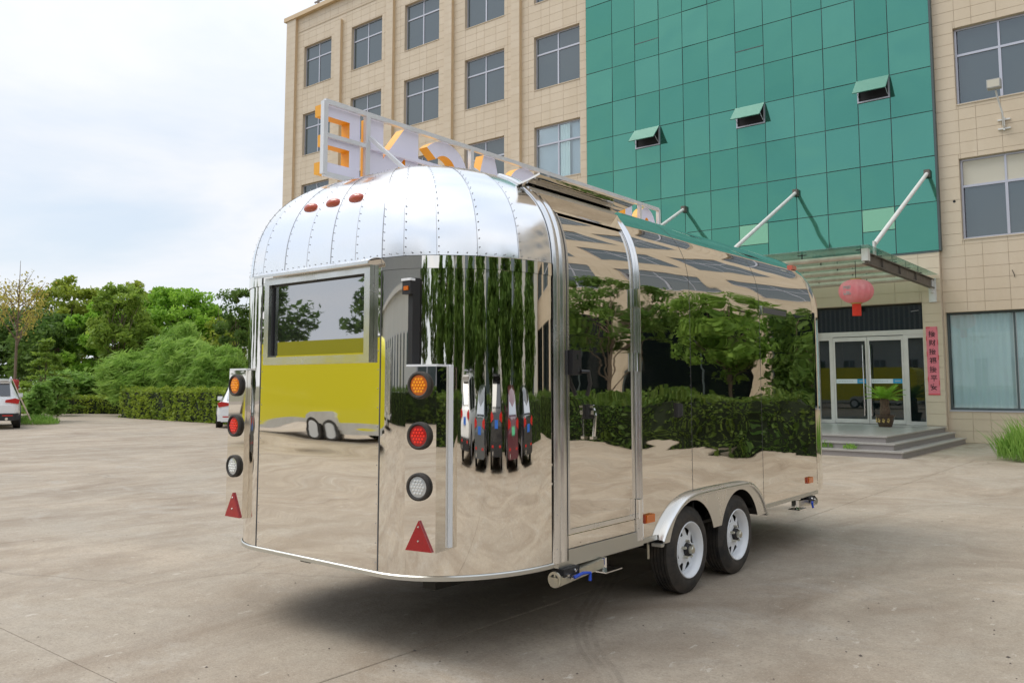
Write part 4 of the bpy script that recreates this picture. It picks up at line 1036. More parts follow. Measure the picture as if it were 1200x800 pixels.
# roof letters
SX = -4.5; Z0, Z1 = 2.885, 3.365
sf = MB()
def tb(a, b, w=.032): sf.bar(a, b, w)
ya, yb = 3.47, 8.02
for z in (Z1+.012, Z0-.012): tb((SX, ya, z), (SX, yb, z))
tb((SX, ya, (Z0+Z1)/2+.02), (SX, 3.83, (Z0+Z1)/2+.02), .028)
for y in (ya, 3.845, 4.95, 6.05, 7.1, 7.62, yb): sf.bar((SX+.001, y, Z0-.012), (SX+.001, y, Z1+.012), .036)
for y in (3.845, 4.95, 6.05, 7.1): sf.bar((SX+.001, y, 2.72), (SX+.001, y, Z0-.013), .030)
for y in (3.86, 4.97, 6.07, 7.12): tb((SX+.02, y, Z1-.16), (SX+.55, y+.02, 2.78), .026)
sg = part('roof_sign', sf, 'sign_tube', tr_)
part('mid_rail', MB().bar((SX, 3.87, (Z0+Z1)/2+.02), (SX, yb, (Z0+Z1)/2+.02), .028), 'letter_back', sg)  # coloured like the letter backs to imitate their reflection in the tube
def arc(cx, cy, rx, ry, a0, a1, n): return [(cx+rx*math.cos(R(a)), cy+ry*math.sin(R(a))) for a in lin(a0, a1, n)]
def letter(ch, y_hi, y_lo):
    """front faces -X and reads from high y to low y; unit box 0..1"""
    w = y_hi-y_lo; h = Z1-Z0; k = (.095 if ch == 'E' else .135)/w; v = (.08 if ch == 'E' else .11)/h; P = []
    if ch == 'E': P = [[(0, 0), (1, 0), (1, v), (k, v), (k, .5-v/2), (.92, .5-v/2), (.92, .5+v/2), (k, .5+v/2), (k, 1-v), (1, 1-v), (1, 1), (0, 1)]]
    elif ch == 'N': P = [[(0, 0), (k, 0), (k, .56), (1-k*1.1, 0), (1, 0), (1, 1), (1-k, 1), (1-k, .44), (k*1.1, 1), (0, 1)]]; 
    elif ch == 'C': P = [arc(.52, .5, .52, .5, 42, 318, 26)+arc(.52, .5, .52-k, .5-v, 318, 42, 26)]
    elif ch == 'A': P = [[(0, 0), (k, 0), (.5-.04+k*.05, .62), (.54, .62), (1-k, 0), (1, 0), (.66, 1), (.34, 1)]]
    elif ch == 'O': P = [arc(.5, .5, .5, .5, -90, 90, 20)+arc(.5, .5, .5-k, .5-v, 90, -90, 20), arc(.5, .5, .5, .5, 90, 270, 20)+arc(.5, .5, .5-k, .5-v, 270, 90, 20)]
    elif ch == 'I': P = [[(.5-k/2, 0), (.5+k/2, 0), (.5+k/2, 1), (.5-k/2, 1)]]
    elif ch == 'T': P = [[(.5-k/2, 0), (.5+k/2, 0), (.5+k/2, 1-v), (1, 1-v), (1, 1), (0, 1), (0, 1-v), (.5-k/2, 1-v)]]
    bk = MB(); sd = MB(); 
    to3 = lambda u, v_, d: (SX-.02-d, y_hi-u*w, Z0+v_*h)
    import bmesh
    for p in P:
        n = len(p); a = [to3(u, vv, .0) for u, vv in p]; bk.add(a, [tuple(range(n))]); bk.add([to3(u, vv, .09) for u, vv in p], [tuple(range(n))[::-1]])
        for i in range(n):
            (u0, v0), (u1, v1) = p[i], p[(i+1) % n]
            if ch == 'O' and abs(u0-.5) < 1e-6 and abs(u1-.5) < 1e-6: continue
            sd.add([to3(u0, v0, .0), to3(u1, v1, .0), to3(u1, v1, .09), to3(u0, v0, .09)], [(0, 1, 2, 3)])
    me = mesh(bk, 'letter_back', 'letter', None, wloc(sg)); me.materials.append(MATS['letter_side'])
    bm = bmesh.new(); bm.from_mesh(me); bmesh.ops.triangulate(bm, faces=bm.faces[:])
    m2 = mesh(sd, 'letter_side', 's', None, wloc(sg)); n0 = len(bm.faces); bm.from_mesh(m2); bm.faces.ensure_lookup_table()
    for f_ in bm.faces[n0:]: f_.material_index = 1
    bm.to_mesh(me); bm.free(); link('letter', me, sg)
for c_, a, b in (('E', 3.475, 3.80), ('N', 3.885, 4.375), ('C', 4.42, 4.93), ('A', 4.985, 5.42), ('O', 5.45, 5.95), ('T', 6.16, 6.52), ('I', 6.6, 6.92), ('T', 6.99, 7.26), ('I', 7.3, 7.57), ('O', 7.61, 8.0)): letter(c_, b, a)
part('rivets', rv, 'rivet', tr_, kind='stuff')
# ------------------------------------------------------------------ trees, hedges, grass
def limb_path(a, b, bend, n=6):
    a = Vector(a); b = Vector(b); o = Vector((random.uniform(-1, 1), random.uniform(-1, 1), random.uniform(-.2, .6)))*bend
    return [a.lerp(b, t)+o*math.sin(math.pi*t) for t in lin(0, 1, n)]
def tree(name, P, H, rx, rz, zc, mt, label, leaf=.2, n=9000, clumps=70, cr=.55, trunk=.14, lean=(0, 0), shape='round', group=None, cat='tree', up=.35, aspect=.5, shell=.55, squash=.7):
    """P ground point, H height, crown radii rx (plan) and rz, crown centre height zc"""
    P = Vector(P); root = thing(name, P, label, cat, group)
    C = []
    while len(C) < clumps:
        v = rng.normal(size=3); v /= np.linalg.norm(v); r = shell+(1-shell)*rng.uniform()**.5
        if rng.uniform() < .25: r *= rng.uniform(.3, 1)
        c = np.array([v[0]*rx*r, v[1]*rx*r, zc+v[2]*rz*r])
        if shape == 'cone':
            t = rng.uniform()**1.4; a = rng.uniform(0, 6.283); w = rx*(1-t)*(.75+.25*rng.uniform()); c = np.array([w*math.cos(a), w*math.sin(a), zc-rz+2*rz*t])
        if shape == 'tall': c[0] *= 1-.35*max(0, v[2]); c[1] *= 1-.35*max(0, v[2])
        if c[2] < .3: continue
        c[:2] += np.array(lean)*(c[2]/H); C.append(c)
    C = np.array(C); k = rng.integers(0, clumps, n); crs = cr*rng.uniform(.6, 1.25, clumps)
    d = rng.normal(size=(n, 3)); d /= np.linalg.norm(d, axis=1)[:, None]; rad = rng.uniform(size=n)**(1/2.2)
    pts = C[k]+d*(crs[k]*rad)[:, None]*np.array([1, 1, squash])
    pts[:, 2] = np.clip(pts[:, 2], .1, H)
    dirs = d.copy()
    if shape == 'feather':
        dirs = np.stack([d[:, 0]*.5+lean[0], d[:, 1]*.5+lean[1], -.35+0*d[:, 2]], 1)
    if shape == 'cone': dirs = np.stack([C[k][:, 0], C[k][:, 1], np.full(n, .15)], 1)
    Q = leaves(pts, leaf, up, aspect, dirs=dirs if shape in ('feather', 'cone') else None)
    link('crown', quads_mesh('crown', Q, mt), root)
    m = MB(); top = Vector((lean[0]*.8, lean[1]*.8, zc+rz*.35))
    tp = limb_path((0, 0, -.1), top, H*.02, 8)
    m.tube(tp, [trunk*(1-.85*i/7)*(1.25 if i == 0 else 1) for i in range(8)], 8)
    idx = rng.permutation(clumps)[:min(22, clumps)]
    for i in idx:
        t = random.uniform(.4, .95); s = tp[int(t*7)]; e = Vector(C[i])
        m.tube(limb_path(s, e, .15*(e-s).length, 5), [trunk*.38*(1-t*.5)*(1-.8*j/4) for j in range(5)], 5, False)
    link('trunk', mesh(m, 'bark', 'trunk', 60), root)
    return root
G1 = 'trees beyond the yard'
# background trees at the far edge of the yard
tree('broadleaf_tree', far(28, 56), 6.6, 3.4, 2.6, 3.9, 'leaf_dark', 'dark broad tree behind the yellowing sapling', .3, 9000, 80, .8, group=G1)
tb_ = tree('broadleaf_tree', far(-25, 58), 8.4, 3.4, 3.2, 4.8, 'leaf_mid', 'green tree standing beyond the parked car with roof rails', .3, 8000, 80, .8, group=G1)
tree('olive_tree', far(80, 60), 9.2, 3.0, 3.0, 6.1, 'leaf_olive', 'tall yellowish olive tree rising behind the dark foliage', .27, 13000, 110, .62, group=G1)
tree('broadleaf_tree', far(66, 50), 5.6, 2.4, 2.2, 3.3, 'leaf_dark', 'low dark tree behind the pointed conifer', .25, 9000, 80, .62, group=G1)
tree('camphor_tree', far(116, 50), 6.6, 2.2, 2.7, 3.7, 'leaf_bright', 'bright green leafy tree between the conifer and the bare-trunked tree', .25, 12000, 95, .5, group=G1)
tree('broadleaf_tree', far(140, 44), 6.9, 1.65, 2.2, 4.6, 'leaf_conifer', 'soft olive-green tree with a bare brown trunk at the hedge end', .2, 12000, 120, .42, trunk=.13, group=G1)
tree('broadleaf_tree', far(152, 58), 8.6, 2.3, 2.2, 6.4, 'leaf_olive', 'treetop with sparse ragged crown behind the bare-trunked tree', .25, 6500, 70, .5, group=G1)
tree('camphor_tree', far(203, 53), 7.6, 2.9, 2.5, 5.1, 'leaf_bright', 'large rounded bright green tree beyond the feathery willows', .25, 19000, 130, .58, trunk=.2, group=G1)
tree('broadleaf_tree', far(240, 56), 6.9, 2.0, 2.3, 4.4, 'leaf_dark', 'dark green tree tucked beside the large rounded tree', .25, 8000, 80, .55, group=G1)
tree('slender_tree', far(277, 46), 7.4, 1.1, 2.1, 5.1, 'leaf_dark', 'slender dark tree with an airy crown next to the trailer', .17, 4200, 46, .4, trunk=.08, group=G1)
tree('broadleaf_tree', far(262, 50), 5.6, 1.9, 2.0, 3.3, 'leaf_olive', 'olive bush-like tree below the slender airy tree', .2, 8000, 80, .5, group=G1)
tree('broadleaf_tree', far(330, 40), 10.0, .9, 1.6, 8.2, 'leaf_olive', 'thin treetop showing just above the trailer dome by the building corner', .16, 1600, 30, .3, trunk=.07, group=G1)
for k, (px, dp) in enumerate(((-75, 57), (-130, 52), (-190, 58), (-260, 50), (-340, 55))):
    c = copy_tree(tb_); c.location = far(px, dp); c.rotation_euler = (0, 0, k*1.9); c.scale = (1, 1, .85+.07*(k % 3)); c['label'] = 'green tree in the belt past the parked car with roof rails'; c['group'] = 'tree belt past the parked car'
G2 = 'feathery willows behind the clipped hedge'
for px, dp, H, rx, lean, lb in ((165, 40, 3.1, 1.25, (-.9, -.5), 'low feathery willow behind the start of the long hedge'), (196, 41, 3.9, 1.6, (-.8, -.4), 'feathery pale willow with drooping sprays before the rounded tree'),
                            (232, 39, 4.0, 1.7, (-.7, -.3), 'broad pale feathery willow behind the long hedge, next to the trailer'), (265, 38, 3.5, 1.4, (-.5, -.3), 'feathery willow half hidden by the trailer corner'), (215, 44, 5.0, 1.0, (-.2, -.2), 'upright pale willow spire between the rounded tree and the broad willow')):
    tree('willow', far(px, dp), H, rx, H*.42, H*.5, 'leaf_willow', lb, .34, 15000, 110, .5, .06, lean, 'feather', G2, aspect=.13, up=.1, shell=.35)
tree('conifer', far(53, 40), 3.75, 1.75, 1.6, 2.0, 'leaf_conifer', 'pointed young conifer with layered yellow-green branches', .2, 6000, 90, .3, .05, shape='cone', squash=.3, aspect=.3, up=.8)
for px, dp, H, rx, lb in ((84, 46, 2.3, 1.3, 'leafy green shrub behind the far low hedge, under the conifer'), (103, 45.5, 2.15, 1.1, 'leafy shrub behind the far low hedge beside the bright tree'), (66, 44, 2.5, 1.0, 'leafy shrub rising at the foot of the conifer'), (124, 46.5, 1.7, .7, 'small leafy shrub by the foot of the bare brown trunk')):
    tree('shrub', far(px, dp), H, rx, H*.4, H*.55, 'leaf_shrub', lb, .3, 2600, 40, .45, .03, group='shrubs behind the far hedge', cat='shrub', up=1.1, aspect=.36)
b_ = gnd(33, 497)
for dx, dy, H, lb in ((0, 0, 1.55, 'big-leaved green shrub beside the leaning pole'), (-1.3, 1.2, 2.0, 'tall big-leaved shrub behind the parked car with roof rails')):
    tree('shrub', b_+Vector((dx-.7, dy+.6, 0)), H, .42, H*.42, H*.5, 'leaf_shrub', lb, .2, 1900, 34, .24, .03, group='shrubs by the parked car', cat='shrub', up=1.1, aspect=.42)
tuft('grass_verge', b_+Vector((-.1, .3, 0)), 1500, .42, (1.2, .7), 'rough grass around the foot of the leaning pole', mt='grass')
# sapling with few yellow leaves
sp_ = far(17, 33); sr = thing('sapling', sp_, 'thin sapling with sparse yellowing leaves and a red cloth on its trunk', 'tree')
m = MB(); m.tube([(0, 0, 0), (.02, 0, 1.5), (-.02, 0, 3.0), (0, 0, 4.4), (-.05, 0, 6.4)], [.065, .058, .05, .026, .007], 8); ends = []
for k in range(15):
    z = 2.9+.15*k; a = k*2.4; L = (1.45 if k < 9 else .8)*random.uniform(.7, 1.1); e = Vector((L*math.cos(a), L*math.sin(a), z+L*1.05)); pth = limb_path((0, 0, z), e, .12, 6)
    m.tube(pth, [.028*(1-.85*i/5) for i in range(6)], 5, False); ends += pth[2:]
    for q in range(3):
        e2 = pth[3]+Vector((random.uniform(-.4, .4), random.uniform(-.4, .4), random.uniform(.1, .6))); m.tube([pth[3], e2], [.01, .004], 4, False); ends += [e2, (pth[3]+e2)/2]
link('trunk', mesh(m, 'bark', 'trunk', 60), sr)
E_ = np.array([list(e) for e in ends]); pts = E_[rng.integers(0, len(E_), 2100)]+rng.normal(size=(2100, 3))*.14
pts = pts[pts[:, 2] < 5.0+rng.uniform(0, 1.2, len(pts))**2]
link('crown', quads_mesh('crown', leaves(pts, .10, .2, .5), 'leaf_yellow'), sr)
part('red_cloth', MB().lathe([(.10, 1.0), (.15, 1.05), (.14, 1.35), (.16, 1.6), (.11, 1.68)], sp_, 'z', 10), 'red_cloth', sr)
s0 = gnd(38.5, 497.5); s1 = gnd(11, 500)
solo('leaning_pole', MB().tube([s0, s0+Vector((-.2, -.95, 0))*0+Vector((-.78, -.55, 1.75))], .028, 8), 'stick_wood', 'pale wooden pole leaning beside the parked car with roof rails', 'pole', at=s0)
# clipped hedges
def hedge(P0, P1, w, h, label, mt='leaf_hedge', dens=420, leaf=.085, group=None, top_red=False, core_in=.1):
    P0 = Vector(P0); P1 = Vector(P1); d = (P1-P0); L = d.length; d = d/L; s = Vector((-d.y, d.x, 0)); root = thing('hedge', (P0+P1)/2, label, 'hedge', group)
    n = int(dens*(2*h*L+w*L+2*w*h)); A = np.array([L*h, L*h, L*w, w*h, w*h]); f = rng.choice(5, n, p=A/A.sum()); a, b = rng.uniform(size=n), rng.uniform(size=n); dep = rng.normal(size=n)*.035
    wob = lambda x, y: .06*np.sin(x*1.7+1)+.045*np.sin(x*4.3+y*4)+.04*np.sin(y*6+x*2.3)+.03*np.sin(x*9.7)
    al = np.where(f < 3, a*L, np.where(f == 3, dep, L+dep)); 
    la = np.select([f == 0, f == 1, f == 2], [-w/2+dep+wob(a*L, b*h), w/2+dep+wob(a*L, b*h), (b-.5)*w], (a-.5)*w)
    z = np.where(f == 2, h+dep+wob(a*L, b*3)*.7, np.where(f < 2, b*h, b*h)); z = np.clip(z, .02, None)
    X = np.array([P0.x+d.x*al+s.x*la, P0.y+d.y*al+s.y*la, z]).T-np.array([root.location.x, root.location.y, 0])
    link('foliage', quads_mesh('foliage', leaves(X, leaf, .5, .6), mt), root)
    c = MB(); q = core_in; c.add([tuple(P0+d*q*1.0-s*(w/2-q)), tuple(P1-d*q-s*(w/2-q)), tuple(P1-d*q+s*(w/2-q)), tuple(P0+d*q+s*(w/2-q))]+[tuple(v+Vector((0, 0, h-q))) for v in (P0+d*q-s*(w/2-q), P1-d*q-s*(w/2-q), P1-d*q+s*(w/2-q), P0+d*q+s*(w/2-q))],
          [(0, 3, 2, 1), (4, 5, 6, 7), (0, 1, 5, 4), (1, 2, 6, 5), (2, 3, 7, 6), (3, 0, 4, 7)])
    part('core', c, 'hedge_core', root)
    return root
h1 = gnd(139, 489); h2 = gnd(268, 498.5)
hedge(h1+Vector((0, .6, 0)), Vector((-24.5, 17.9, 0)), 1.2, 1.25, 'long clipped box hedge running up to the trailer', dens=330, leaf=.10)
hedge(gnd(38, 484.2)+Vector((-4, -3, 0)), gnd(140, 484)+Vector((3, 1.6, 0)), 1.0, .82, 'low clipped hedge across the far side of the yard', dens=300, leaf=.10)
hedge((.2, 18.1, 0), (14.5, 18.1, 0), 1.1, 1.2, 'clipped hedge in front of the ground-floor windows', 'leaf_hedge_red', 380, .085)
hedge((11.2, -11, 0), (11.2, 15.5, 0), 1.0, 1.15, 'clipped hedge behind the row of parked cars', 'leaf_hedge_red', 200, .10)
hedge((-30, -22.5, 0), (2, -22.5, 0), 1.0, 1.3, 'clipped hedge before the white workshop', 'leaf_hedge_red', 120, .13)
# weeds and grass
g0 = gnd(1172, 541)
tuft('grass_clump', (-2.2, 18.9, 0), 2300, .95, (.95, .75), 'tall wispy green grass clump by the wall right of the steps', mt='grass', width=.009, kind=None)
tuft('grass_clump', (-.6, 18.9, 0), 1500, .8, (.6, .8), 'lower grass clump at the end of the right-hand wall bed', mt='grass', width=.009, kind=None)
tuft('weed', gnd(966, 524, .135)+Vector((0, .05, 0)), 160, .17, (.2, .1), 'weed tuft on the granite steps near the trailer', 'weed', 'grass', width=.01, kind=None)
tuft('weed', gnd(995, 526, .135)+Vector((0, .05, 0)), 110, .14, (.14, .08), 'small weed tuft on the middle granite step', 'weed', 'grass', width=.01, kind=None)
# trees only seen mirrored in the polished steel
GR = 'young trees along the office front'
tree('young_tree', (6.7, 19.6, 0), 5.2, 1.9, 1.35, 3.7, 'leaf_dark', 'young tree with spreading crown behind the window hedge', .14, 6500, 56, .40, .09, group=GR)
tree('young_tree', (3.4, 19.7, 0), 4.6, 1.7, 1.45, 3.0, 'leaf_mid', 'young light green tree behind the window hedge', .14, 6500, 54, .40, .08, group=GR)
tree('young_tree', (1.2, 19.9, 0), 4.2, 1.2, 1.7, 2.3, 'leaf_dark', 'bushy dark young tree at the near end of the window hedge', .14, 5000, 46, .38, .08, group=GR)
GP = 'tall trees behind the parked cars'
t0 = tree('poplar', (13.4, -8.5, 0), 6.6, 1.45, 2.9, 3.5, 'leaf_dark', 'tall narrow tree in the row behind the parked cars', .26, 13000, 130, .7, .14, shape='tall', group=GP)
for k, (x, y) in enumerate(((13.9, -4.6), (13.2, -1.2), (14.0, 2.3), (13.5, 5.6), (14.1, 9.2), (13.4, 13.0), (12.4, -12.2), (10.4, -15.6))):
    c = copy_tree(t0); c.location = (x, y, 0); c.rotation_euler = (0, 0, k*1.3); c.scale = (1, 1, .88+.05*(k % 4))
t1 = tree('broadleaf_tree', (6, -27, 0), 8.5, 3.2, 2.9, 5.2, 'leaf_dark', 'broad dark tree in the belt round the workshop', .32, 7000, 80, .8, .2, group='tree belt round the workshop')
for k, (x, y) in enumerate(((12, -24), (17, -18), (-34, -26), (-40, -20), (-46, -12), (-52, -4), (-58, 5))):
    c = copy_tree(t1); c.location = (x, y, 0); c.rotation_euler = (0, 0, k*1.7); c.scale = (1, 1, .9+.08*(k % 3))
# ------------------------------------------------------------------ cars
def make_car(P, ang, kind, paint, label, plate='plate_blue', group=None):
    """x forward in local space, rear at -L/2"""
    suv = kind == 'suv'; L, Wd, H = (4.6, .93, 1.70) if suv else (4.65, .90, 1.46)
    root = thing('parked_car', (0, 0, 0), label, 'car', group)
    zb, belt = (.30, 1.02) if suv else (.24, .90)
    # body stations: x, half width, bottom, shoulder height
    stn = [(-L/2, .80, zb+.18, belt-.25), (-L/2+.05, .90, zb+.08, belt-.03), (-L/2+.25, .97, zb, belt), (-1.2, 1, zb, belt), (.3, 1, zb, belt-.02), (1.0, 1, zb, belt-.04), (1.7, .96, zb, belt-.14), (2.12, .86, zb+.05, belt-.26), (L/2, .68, zb+.16, belt-.42)]
    b = MB(); n = 9
    def ringp(x, w, z0, z1):
        w *= Wd; h = z1-z0
        return [(x, 0, z0), (x, .80*w, z0), (x, .95*w, z0+.10*h), (x, w, z0+.40*h), (x, .985*w, z0+.68*h), (x, .955*w, z0+.90*h), (x, .88*w, z1), (x, .5*w, z1+.012), (x, 0, z1+.015)]
    xs = []
    for (a, c) in zip(stn, stn[1:]):
        for t in (0, .5): xs.append(tuple(p+(q-p)*t for p, q in zip(a, c)))
    xs.append(stn[-1]); rows = [ringp(*s) for s in xs]
    for g in (1, -1): b.grid(lambda i, j: (rows[i][j][0], g*rows[i][j][1], rows[i][j][2]), list(range(len(rows))), list(range(n)))
    for r_ in (rows[0], rows[-1]): b.add(r_+[(p[0], -p[1], p[2]) for p in r_[::-1]], [tuple(range(2*n))])
    body = link('body', mesh(b, paint, 'body', 50), root); recalc(body.data)
    # cabin
    cb = [(-L/2+.14, .80, belt-.02, .76), (-L/2+.42, .93, H-.10, .66), (-.9, .96, H-.01, .70), (.1, .95, H, .70), (.55, .93, H-.05, .68), (1.35, .9, belt-.05, .80)] if suv else [(-1.95, .80, belt-.03, .78), (-1.15, .88, H-.10, .64), (-.5, .92, H, .66), (.2, .92, H-.01, .67), (.45, .9, H-.05, .66), (1.35, .88, belt-.06, .80)]
    c = MB()
    def cab(i, j):
        x, wl, z, wt = cb[i]; z0 = belt-.06
        return [(x, 0, z), (x, wt*Wd*.8, z-.012), (x, wt*Wd*.97, z-.05), (x+(0), wl*Wd+(.0), max(z0, z0))][j]
    for g in (1, -1): c.grid(lambda i, j: (cab(i, j)[0], g*cab(i, j)[1], cab(i, j)[2]), list(range(6)), [0, 1, 2, 3])
    cabin = link('cabin', mesh(c, paint, 'cabin', 40), root); recalc(cabin.data)
    gl = MB(); q = .012
    def P_(i, j, g, f=0):
        p = Vector(cab(i, j)); return Vector((p.x, g*p.y, p.z))
    for g in (1, -1):    # side glass
        for i in range(1, 4):
            a, b2, c2, d2 = P_(i, 2, g), P_(i+1, 2, g), P_(i+1, 3, g), P_(i, 3, g); ce = (a+b2+c2+d2)/4; nn = Vector((0, g, .25)).normalized()*q
            gl.add([v.lerp(ce, .10)+nn for v in (a, b2, c2, d2)], [(0, 1, 2, 3)])
    side = link('side_window', mesh(gl, 'car_glass'), root)
    def end_glass(i0, i1, nm, s0=.14, s1=.9):
        m = MB(); A = [P_(i0, 2, -1), P_(i0, 2, 1)]; B = [P_(i1, 2, -1), P_(i1, 2, 1)]
        if i0 == 0: A = [Vector((cb[0][0], y*.70*Wd, cb[0][2]+.0)) for y in (-1, 1)]
        else: B = [Vector((cb[5][0], y*.70*Wd, cb[5][2])) for y in (-1, 1)]
        nn = Vector((-1 if i0 == 0 else 1, 0, .6)).normalized()*.02; cy = lambda v, k: Vector((v.x, v.y*k, v.z))
        pts = [A[0].lerp(B[0], s0), A[1].lerp(B[1], s0), A[1].lerp(B[1], s1), A[0].lerp(B[0], s1)]
        m.add([cy(v, .93)+nn for v in pts], [(0, 1, 2, 3)]); return link(nm, mesh(m, 'car_glass'), root)
    end_glass(0, 1, 'rear_window'); end_glass(4, 5, 'windscreen', .1, .92)
    # bumper, lamps, plate
    xr = -L/2
    link('rear_bumper', mesh(MB().box(xr-.03, xr+.22, -.80*Wd, .80*Wd, zb-.02, zb+.22).box(xr+.02, xr+.3, -.93*Wd, -.8*Wd, zb, zb+.22).box(xr+.02, xr+.3, .8*Wd, .93*Wd, zb, zb+.22), 'black_plastic' if suv else paint), root)
    for g in (1, -1):
        zl = belt-.10
        link('tail_light', mesh(MB().prism([(.48*Wd, zl-.03), (.90*Wd, zl-.09), (.93*Wd, zl+.05), (.80*Wd, zl+.10), (.50*Wd, zl+.045)], lambda u, v, d: (xr+.0+d, g*u, v), -.012, .16), 'red_lens', 'tail_light'), root)
        link('rear_reflector', mesh(MB().box(xr-.036, xr-.028, min(g*.42, g*.74)*Wd, max(g*.42, g*.74)*Wd, zb+.13, zb+.17), 'red_lens'), root)
        link('headlight', mesh(MB().prism([(.42*Wd, belt-.40), (.72*Wd, belt-.42), (.76*Wd, belt-.33), (.46*Wd, belt-.33)], lambda u, v, d: (L/2-.24+d, g*u, v), 0, .2), 'clear_lens'), root)
        link('mirror', mesh(MB().box(.72, .86, min(g*.9, g*1.1)*Wd, max(g*.9, g*1.1)*Wd, belt, belt+.14), paint), root)
    link('number_plate', mesh(MB().box(xr-.022, xr-.004, -.24, .24, belt-.28, belt-.14), plate), root)
    link('exhaust', mesh(MB().lathe([(.04, -.05), (.045, -.05), (.045, .1)], (xr+.0, -.55*Wd, zb+.04), 'x', 12), 'chrome'), root)
    if suv:
        for g in (1, -1): link('roof_rail', mesh(MB().tube([(-1.6, g*.60, H-.04), (-1.5, g*.60, H+.03), (.2, g*.60, H+.045), (.35, g*.60, H-.02)], .018, 6), 'alu_frame', 'rail', 40), root)
        link('spoiler', mesh(MB().box(-L/2+.26, -L/2+.55, -.60, .60, H-.105, H-.07), paint), root)
    else: link('grille', mesh(MB().box(L/2-.05, L/2+.012, -.4, .4, zb+.25, zb+.38), 'black_plastic'), root)
    wr = .345 if suv else .315
    for x in (-1.38, 1.36):
        for g in (1, -1):
            w_ = link('wheel', mesh(MB().lathe([(.2, -.1), (wr-.03, -.11), (wr, -.08), (wr, .08), (wr-.03, .11), (.2, .1)], (x, g*(Wd-.10), wr), 'y', 28), 'rubber', 'wheel', 40), root)
            link('rim', mesh(MB().lathe([(.001, g*.095), (.06, g*.10), (.19, g*.08), (.205, g*.108)], (x, g*(Wd-.10), wr), 'y', 20), 'alu_frame', 'rim', 40), w_)
            link('arch', mesh(MB().lathe([(wr-.01, g*(Wd-.02)), (wr+.05, g*(Wd+.006)), (wr+.055, g*(Wd-.05))], (x, 0, wr), 'y', 28), 'black_plastic', 'arch', 40), root)
    root.location = P; root.rotation_euler = (0, 0, ang); return root
c0 = gnd(-16, 503)
make_car(Vector((c0.x, c0.y, 0))+Vector((-.94, .34, 0))*2.1, R(161), 'suv', 'car_white', 'white car with roof rails parked beside the leaning pole')
c1 = gnd(284, 501)
make_car(Vector((c1.x, c1.y, 0))+Vector((-.82, .57, 0))*2.0, R(146), 'sedan', 'car_white', 'white car mostly hidden behind the trailer, by the long hedge')
GC = 'cars parked facing the hedge'
for k, (y, kind, pn, pl, lb) in enumerate(((-2.0, 'suv', 'car_white', 'plate_blue', 'white car at the end of the row facing the hedge'), (.7, 'sedan', 'car_grey', 'plate_blue', 'dark grey car between the white car and the black car'), (3.3, 'suv', 'car_black', 'plate_blue', 'tall black car between the dark grey and the maroon car'), (5.9, 'sedan', 'car_maroon', 'plate_green', 'maroon car with a green number plate in the row'), (8.6, 'sedan', 'car_black', 'plate_blue', 'low black car parked beside the maroon car'))):
    make_car((6.3+2.3, y, 0), 0, kind, pn, lb, pl, GC)

# ------------------------------------------------------------------ other trailers in the yard (seen mirrored in the rear panel)
def caravan(P, ang, L, Hh, paint, label, group):
    root = thing('parked_trailer', (0, 0, 0), label, 'trailer', group); Wt = 1.05; r_ = .55
    pf = [(-L/2, .45)]+[(-L/2+r_-r_*math.cos(t), Hh-r_+r_*math.sin(t)) for t in lin(0, math.pi/2, 8)]+[(L/2-r_+r_*math.sin(t), Hh-r_+r_*math.cos(t)) for t in lin(0, math.pi/2, 8)]+[(L/2, .45)]
    link('body', mesh(MB().prism(pf, lambda u, v, d: (u, d, v), -Wt, Wt), paint, 'body'), root); recalc(root.children[0].data)
    link('trim', mesh(MB().prism([(x*1.004, .35+z*.03) if z < .5 else (x*1.004, z) for x, z in ((-L/2, .45), (L/2, .45), (L/2, .52), (-L/2, .52))], lambda u, v, d: (u, d, v), -Wt-.012, Wt+.012), 'white_paint'), root)
    for g in (1, -1):
        link('fender', mesh(MB().prism([(-.72, .42), (-.6, .66), (-.4, .76), (.4, .76), (.6, .66), (.72, .42)], lambda u, v, d: (u, g*d, v), Wt-.1, Wt+.06), 'white_paint'), root)
        for x in (-.36, .36):
            w_ = link('wheel', mesh(MB().lathe([(.15, -.09), (.29, -.09), (.31, -.06), (.31, .06), (.29, .09), (.15, .09)], (x, g*(Wt-.02), .31), 'y', 24), 'rubber', 'w', 40), root)
            link('rim', mesh(MB().lathe([(.001, g*.086), (.08, g*.09), (.17, g*.07), (.19, g*.1)], (x, g*(Wt-.02), .31), 'y', 20), 'wheel_white', 'r', 40), w_)
    link('service_window', mesh(MB().box(-.9, .9, -Wt-.02, -Wt+.02, 1.25, 1.95), 'car_glass'), root)
    link('window_frame', mesh(MB().box(-.96, -.9, -Wt-.03, -Wt+.01, 1.19, 2.01).box(.9, .96, -Wt-.03, -Wt+.01, 1.19, 2.01).box(-.9, .9, -Wt-.03, -Wt+.01, 1.951, 2.01).box(-.9, .9, -Wt-.03, -Wt+.01, 1.19, 1.249), 'alu_frame'), root)
    link('drawbar', mesh(MB().bar((L/2-.1, .4, .42), (L/2+1.0, 0, .45), .07).bar((L/2-.1, -.4, .42), (L/2+1.0, 0, .45), .07), 'chassis'), root)
    link('jockey_leg', mesh(MB().tube([(L/2+.9, 0, 0), (L/2+.9, 0, .48)], .03, 8), 'zinc'), root)
    root.location = P; root.rotation_euler = (0, 0, ang); return root
GT = 'trailers parked across the yard'
caravan((-16.35, -7.7, 0), 0, 6.6, 2.55, 'yellow_paint', 'bright yellow rounded food trailer parked across the yard', GT)
caravan((-24.5, -15.5, 0), R(8), 4.6, 2.6, 'cream_paint', 'cream rounded food trailer parked behind the yellow one', GT)
caravan((-17.0, -17.5, 0), R(4), 5.0, 2.7, 'extrusion', 'plain metal food trailer parked before the workshop', GT)

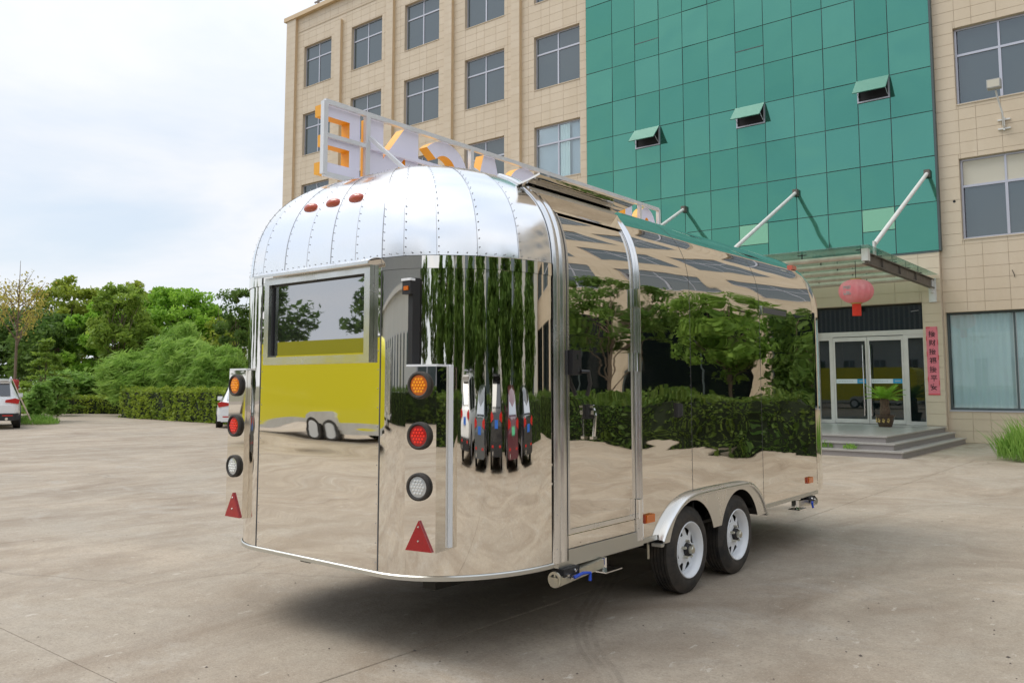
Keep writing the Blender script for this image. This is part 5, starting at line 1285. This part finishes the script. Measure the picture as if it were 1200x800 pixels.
# ------------------------------------------------------------------ buildings behind and beside the camera (mirrored in the steel)
fb = thing('workshop_building', (-14, -26, 0), 'long white workshop with a grey ribbed upper band', 'building', None)
part('wall', MB().box(-32, 4, -34, -26, 0, 9.5), 'factory_white', fb)
q = MB()
for k in range(90): x = -32+k*.4; q.box(x+.02, x+.26, -25.99, -25.93, 5.6, 8.9)
part('ribbed_band', q, 'factory_grey', fb, kind='stuff')
part('ledge', MB().box(-32.1, 4.1, -25.99, -25.7, 5.3, 5.55), 'white_paint', fb)
for k in range(14):
    x = -31+k*2.5; w_ = part('window', MB().box(x, x+1.0, -25.99, -25.95, 1.0, 3.6), 'alu_frame', fb)
    part('pane', MB().box(x+.06, x+.47, -25.949, -25.94, 1.06, 3.54), 'window_glass', w_); part('pane', MB().box(x+.53, x+.94, -25.949, -25.94, 1.06, 3.54), 'window_glass', w_)
part('roof', MB().box(-32.4, 4.4, -34.3, -25.6, 9.501, 9.8), 'roof_grey', fb)
sb_ = thing('side_building', (24, 0, 0), 'pale grey side building with tall dark windows beyond the cars', 'building')
part('wall', MB().box(21, 28, -18, 22, 0, 8.2), 'wing_grey', sb_)
for k in range(12):
    y = -17+k*3.2; w_ = part('window', MB().box(20.9, 20.999, y, y+1.5, .9, 7.6), 'dark_frame', sb_)
    for j in range(3): part('pane', MB().box(20.88, 20.899, y+.08, y+1.42, 1.0+j*2.25, 3.1+j*2.25), 'window_glass', w_)
part('roof', MB().box(20.8, 28.2, -18.2, 22.2, 8.201, 8.5), 'roof_grey', sb_)
# far pale block between the trees
hb = far(259, 120); fbk = thing('far_building', hb, 'pale flat-roofed building glimpsed over the trees by the trailer', 'building')
part('wall', MB().box(hb.x-9, hb.x+7, hb.y, hb.y+8, 0, 10.3), 'factory_white', fbk); part('roof', MB().box(hb.x-9.3, hb.x+7.3, hb.y-.3, hb.y+8.3, 10.301, 10.7), 'roof_grey', fbk)
for k in range(5): part('window', MB().box(hb.x-8+k*3, hb.x-6.6+k*3, hb.y-.05, hb.y-.001, 7.2, 9.0), 'window_glass', fbk)
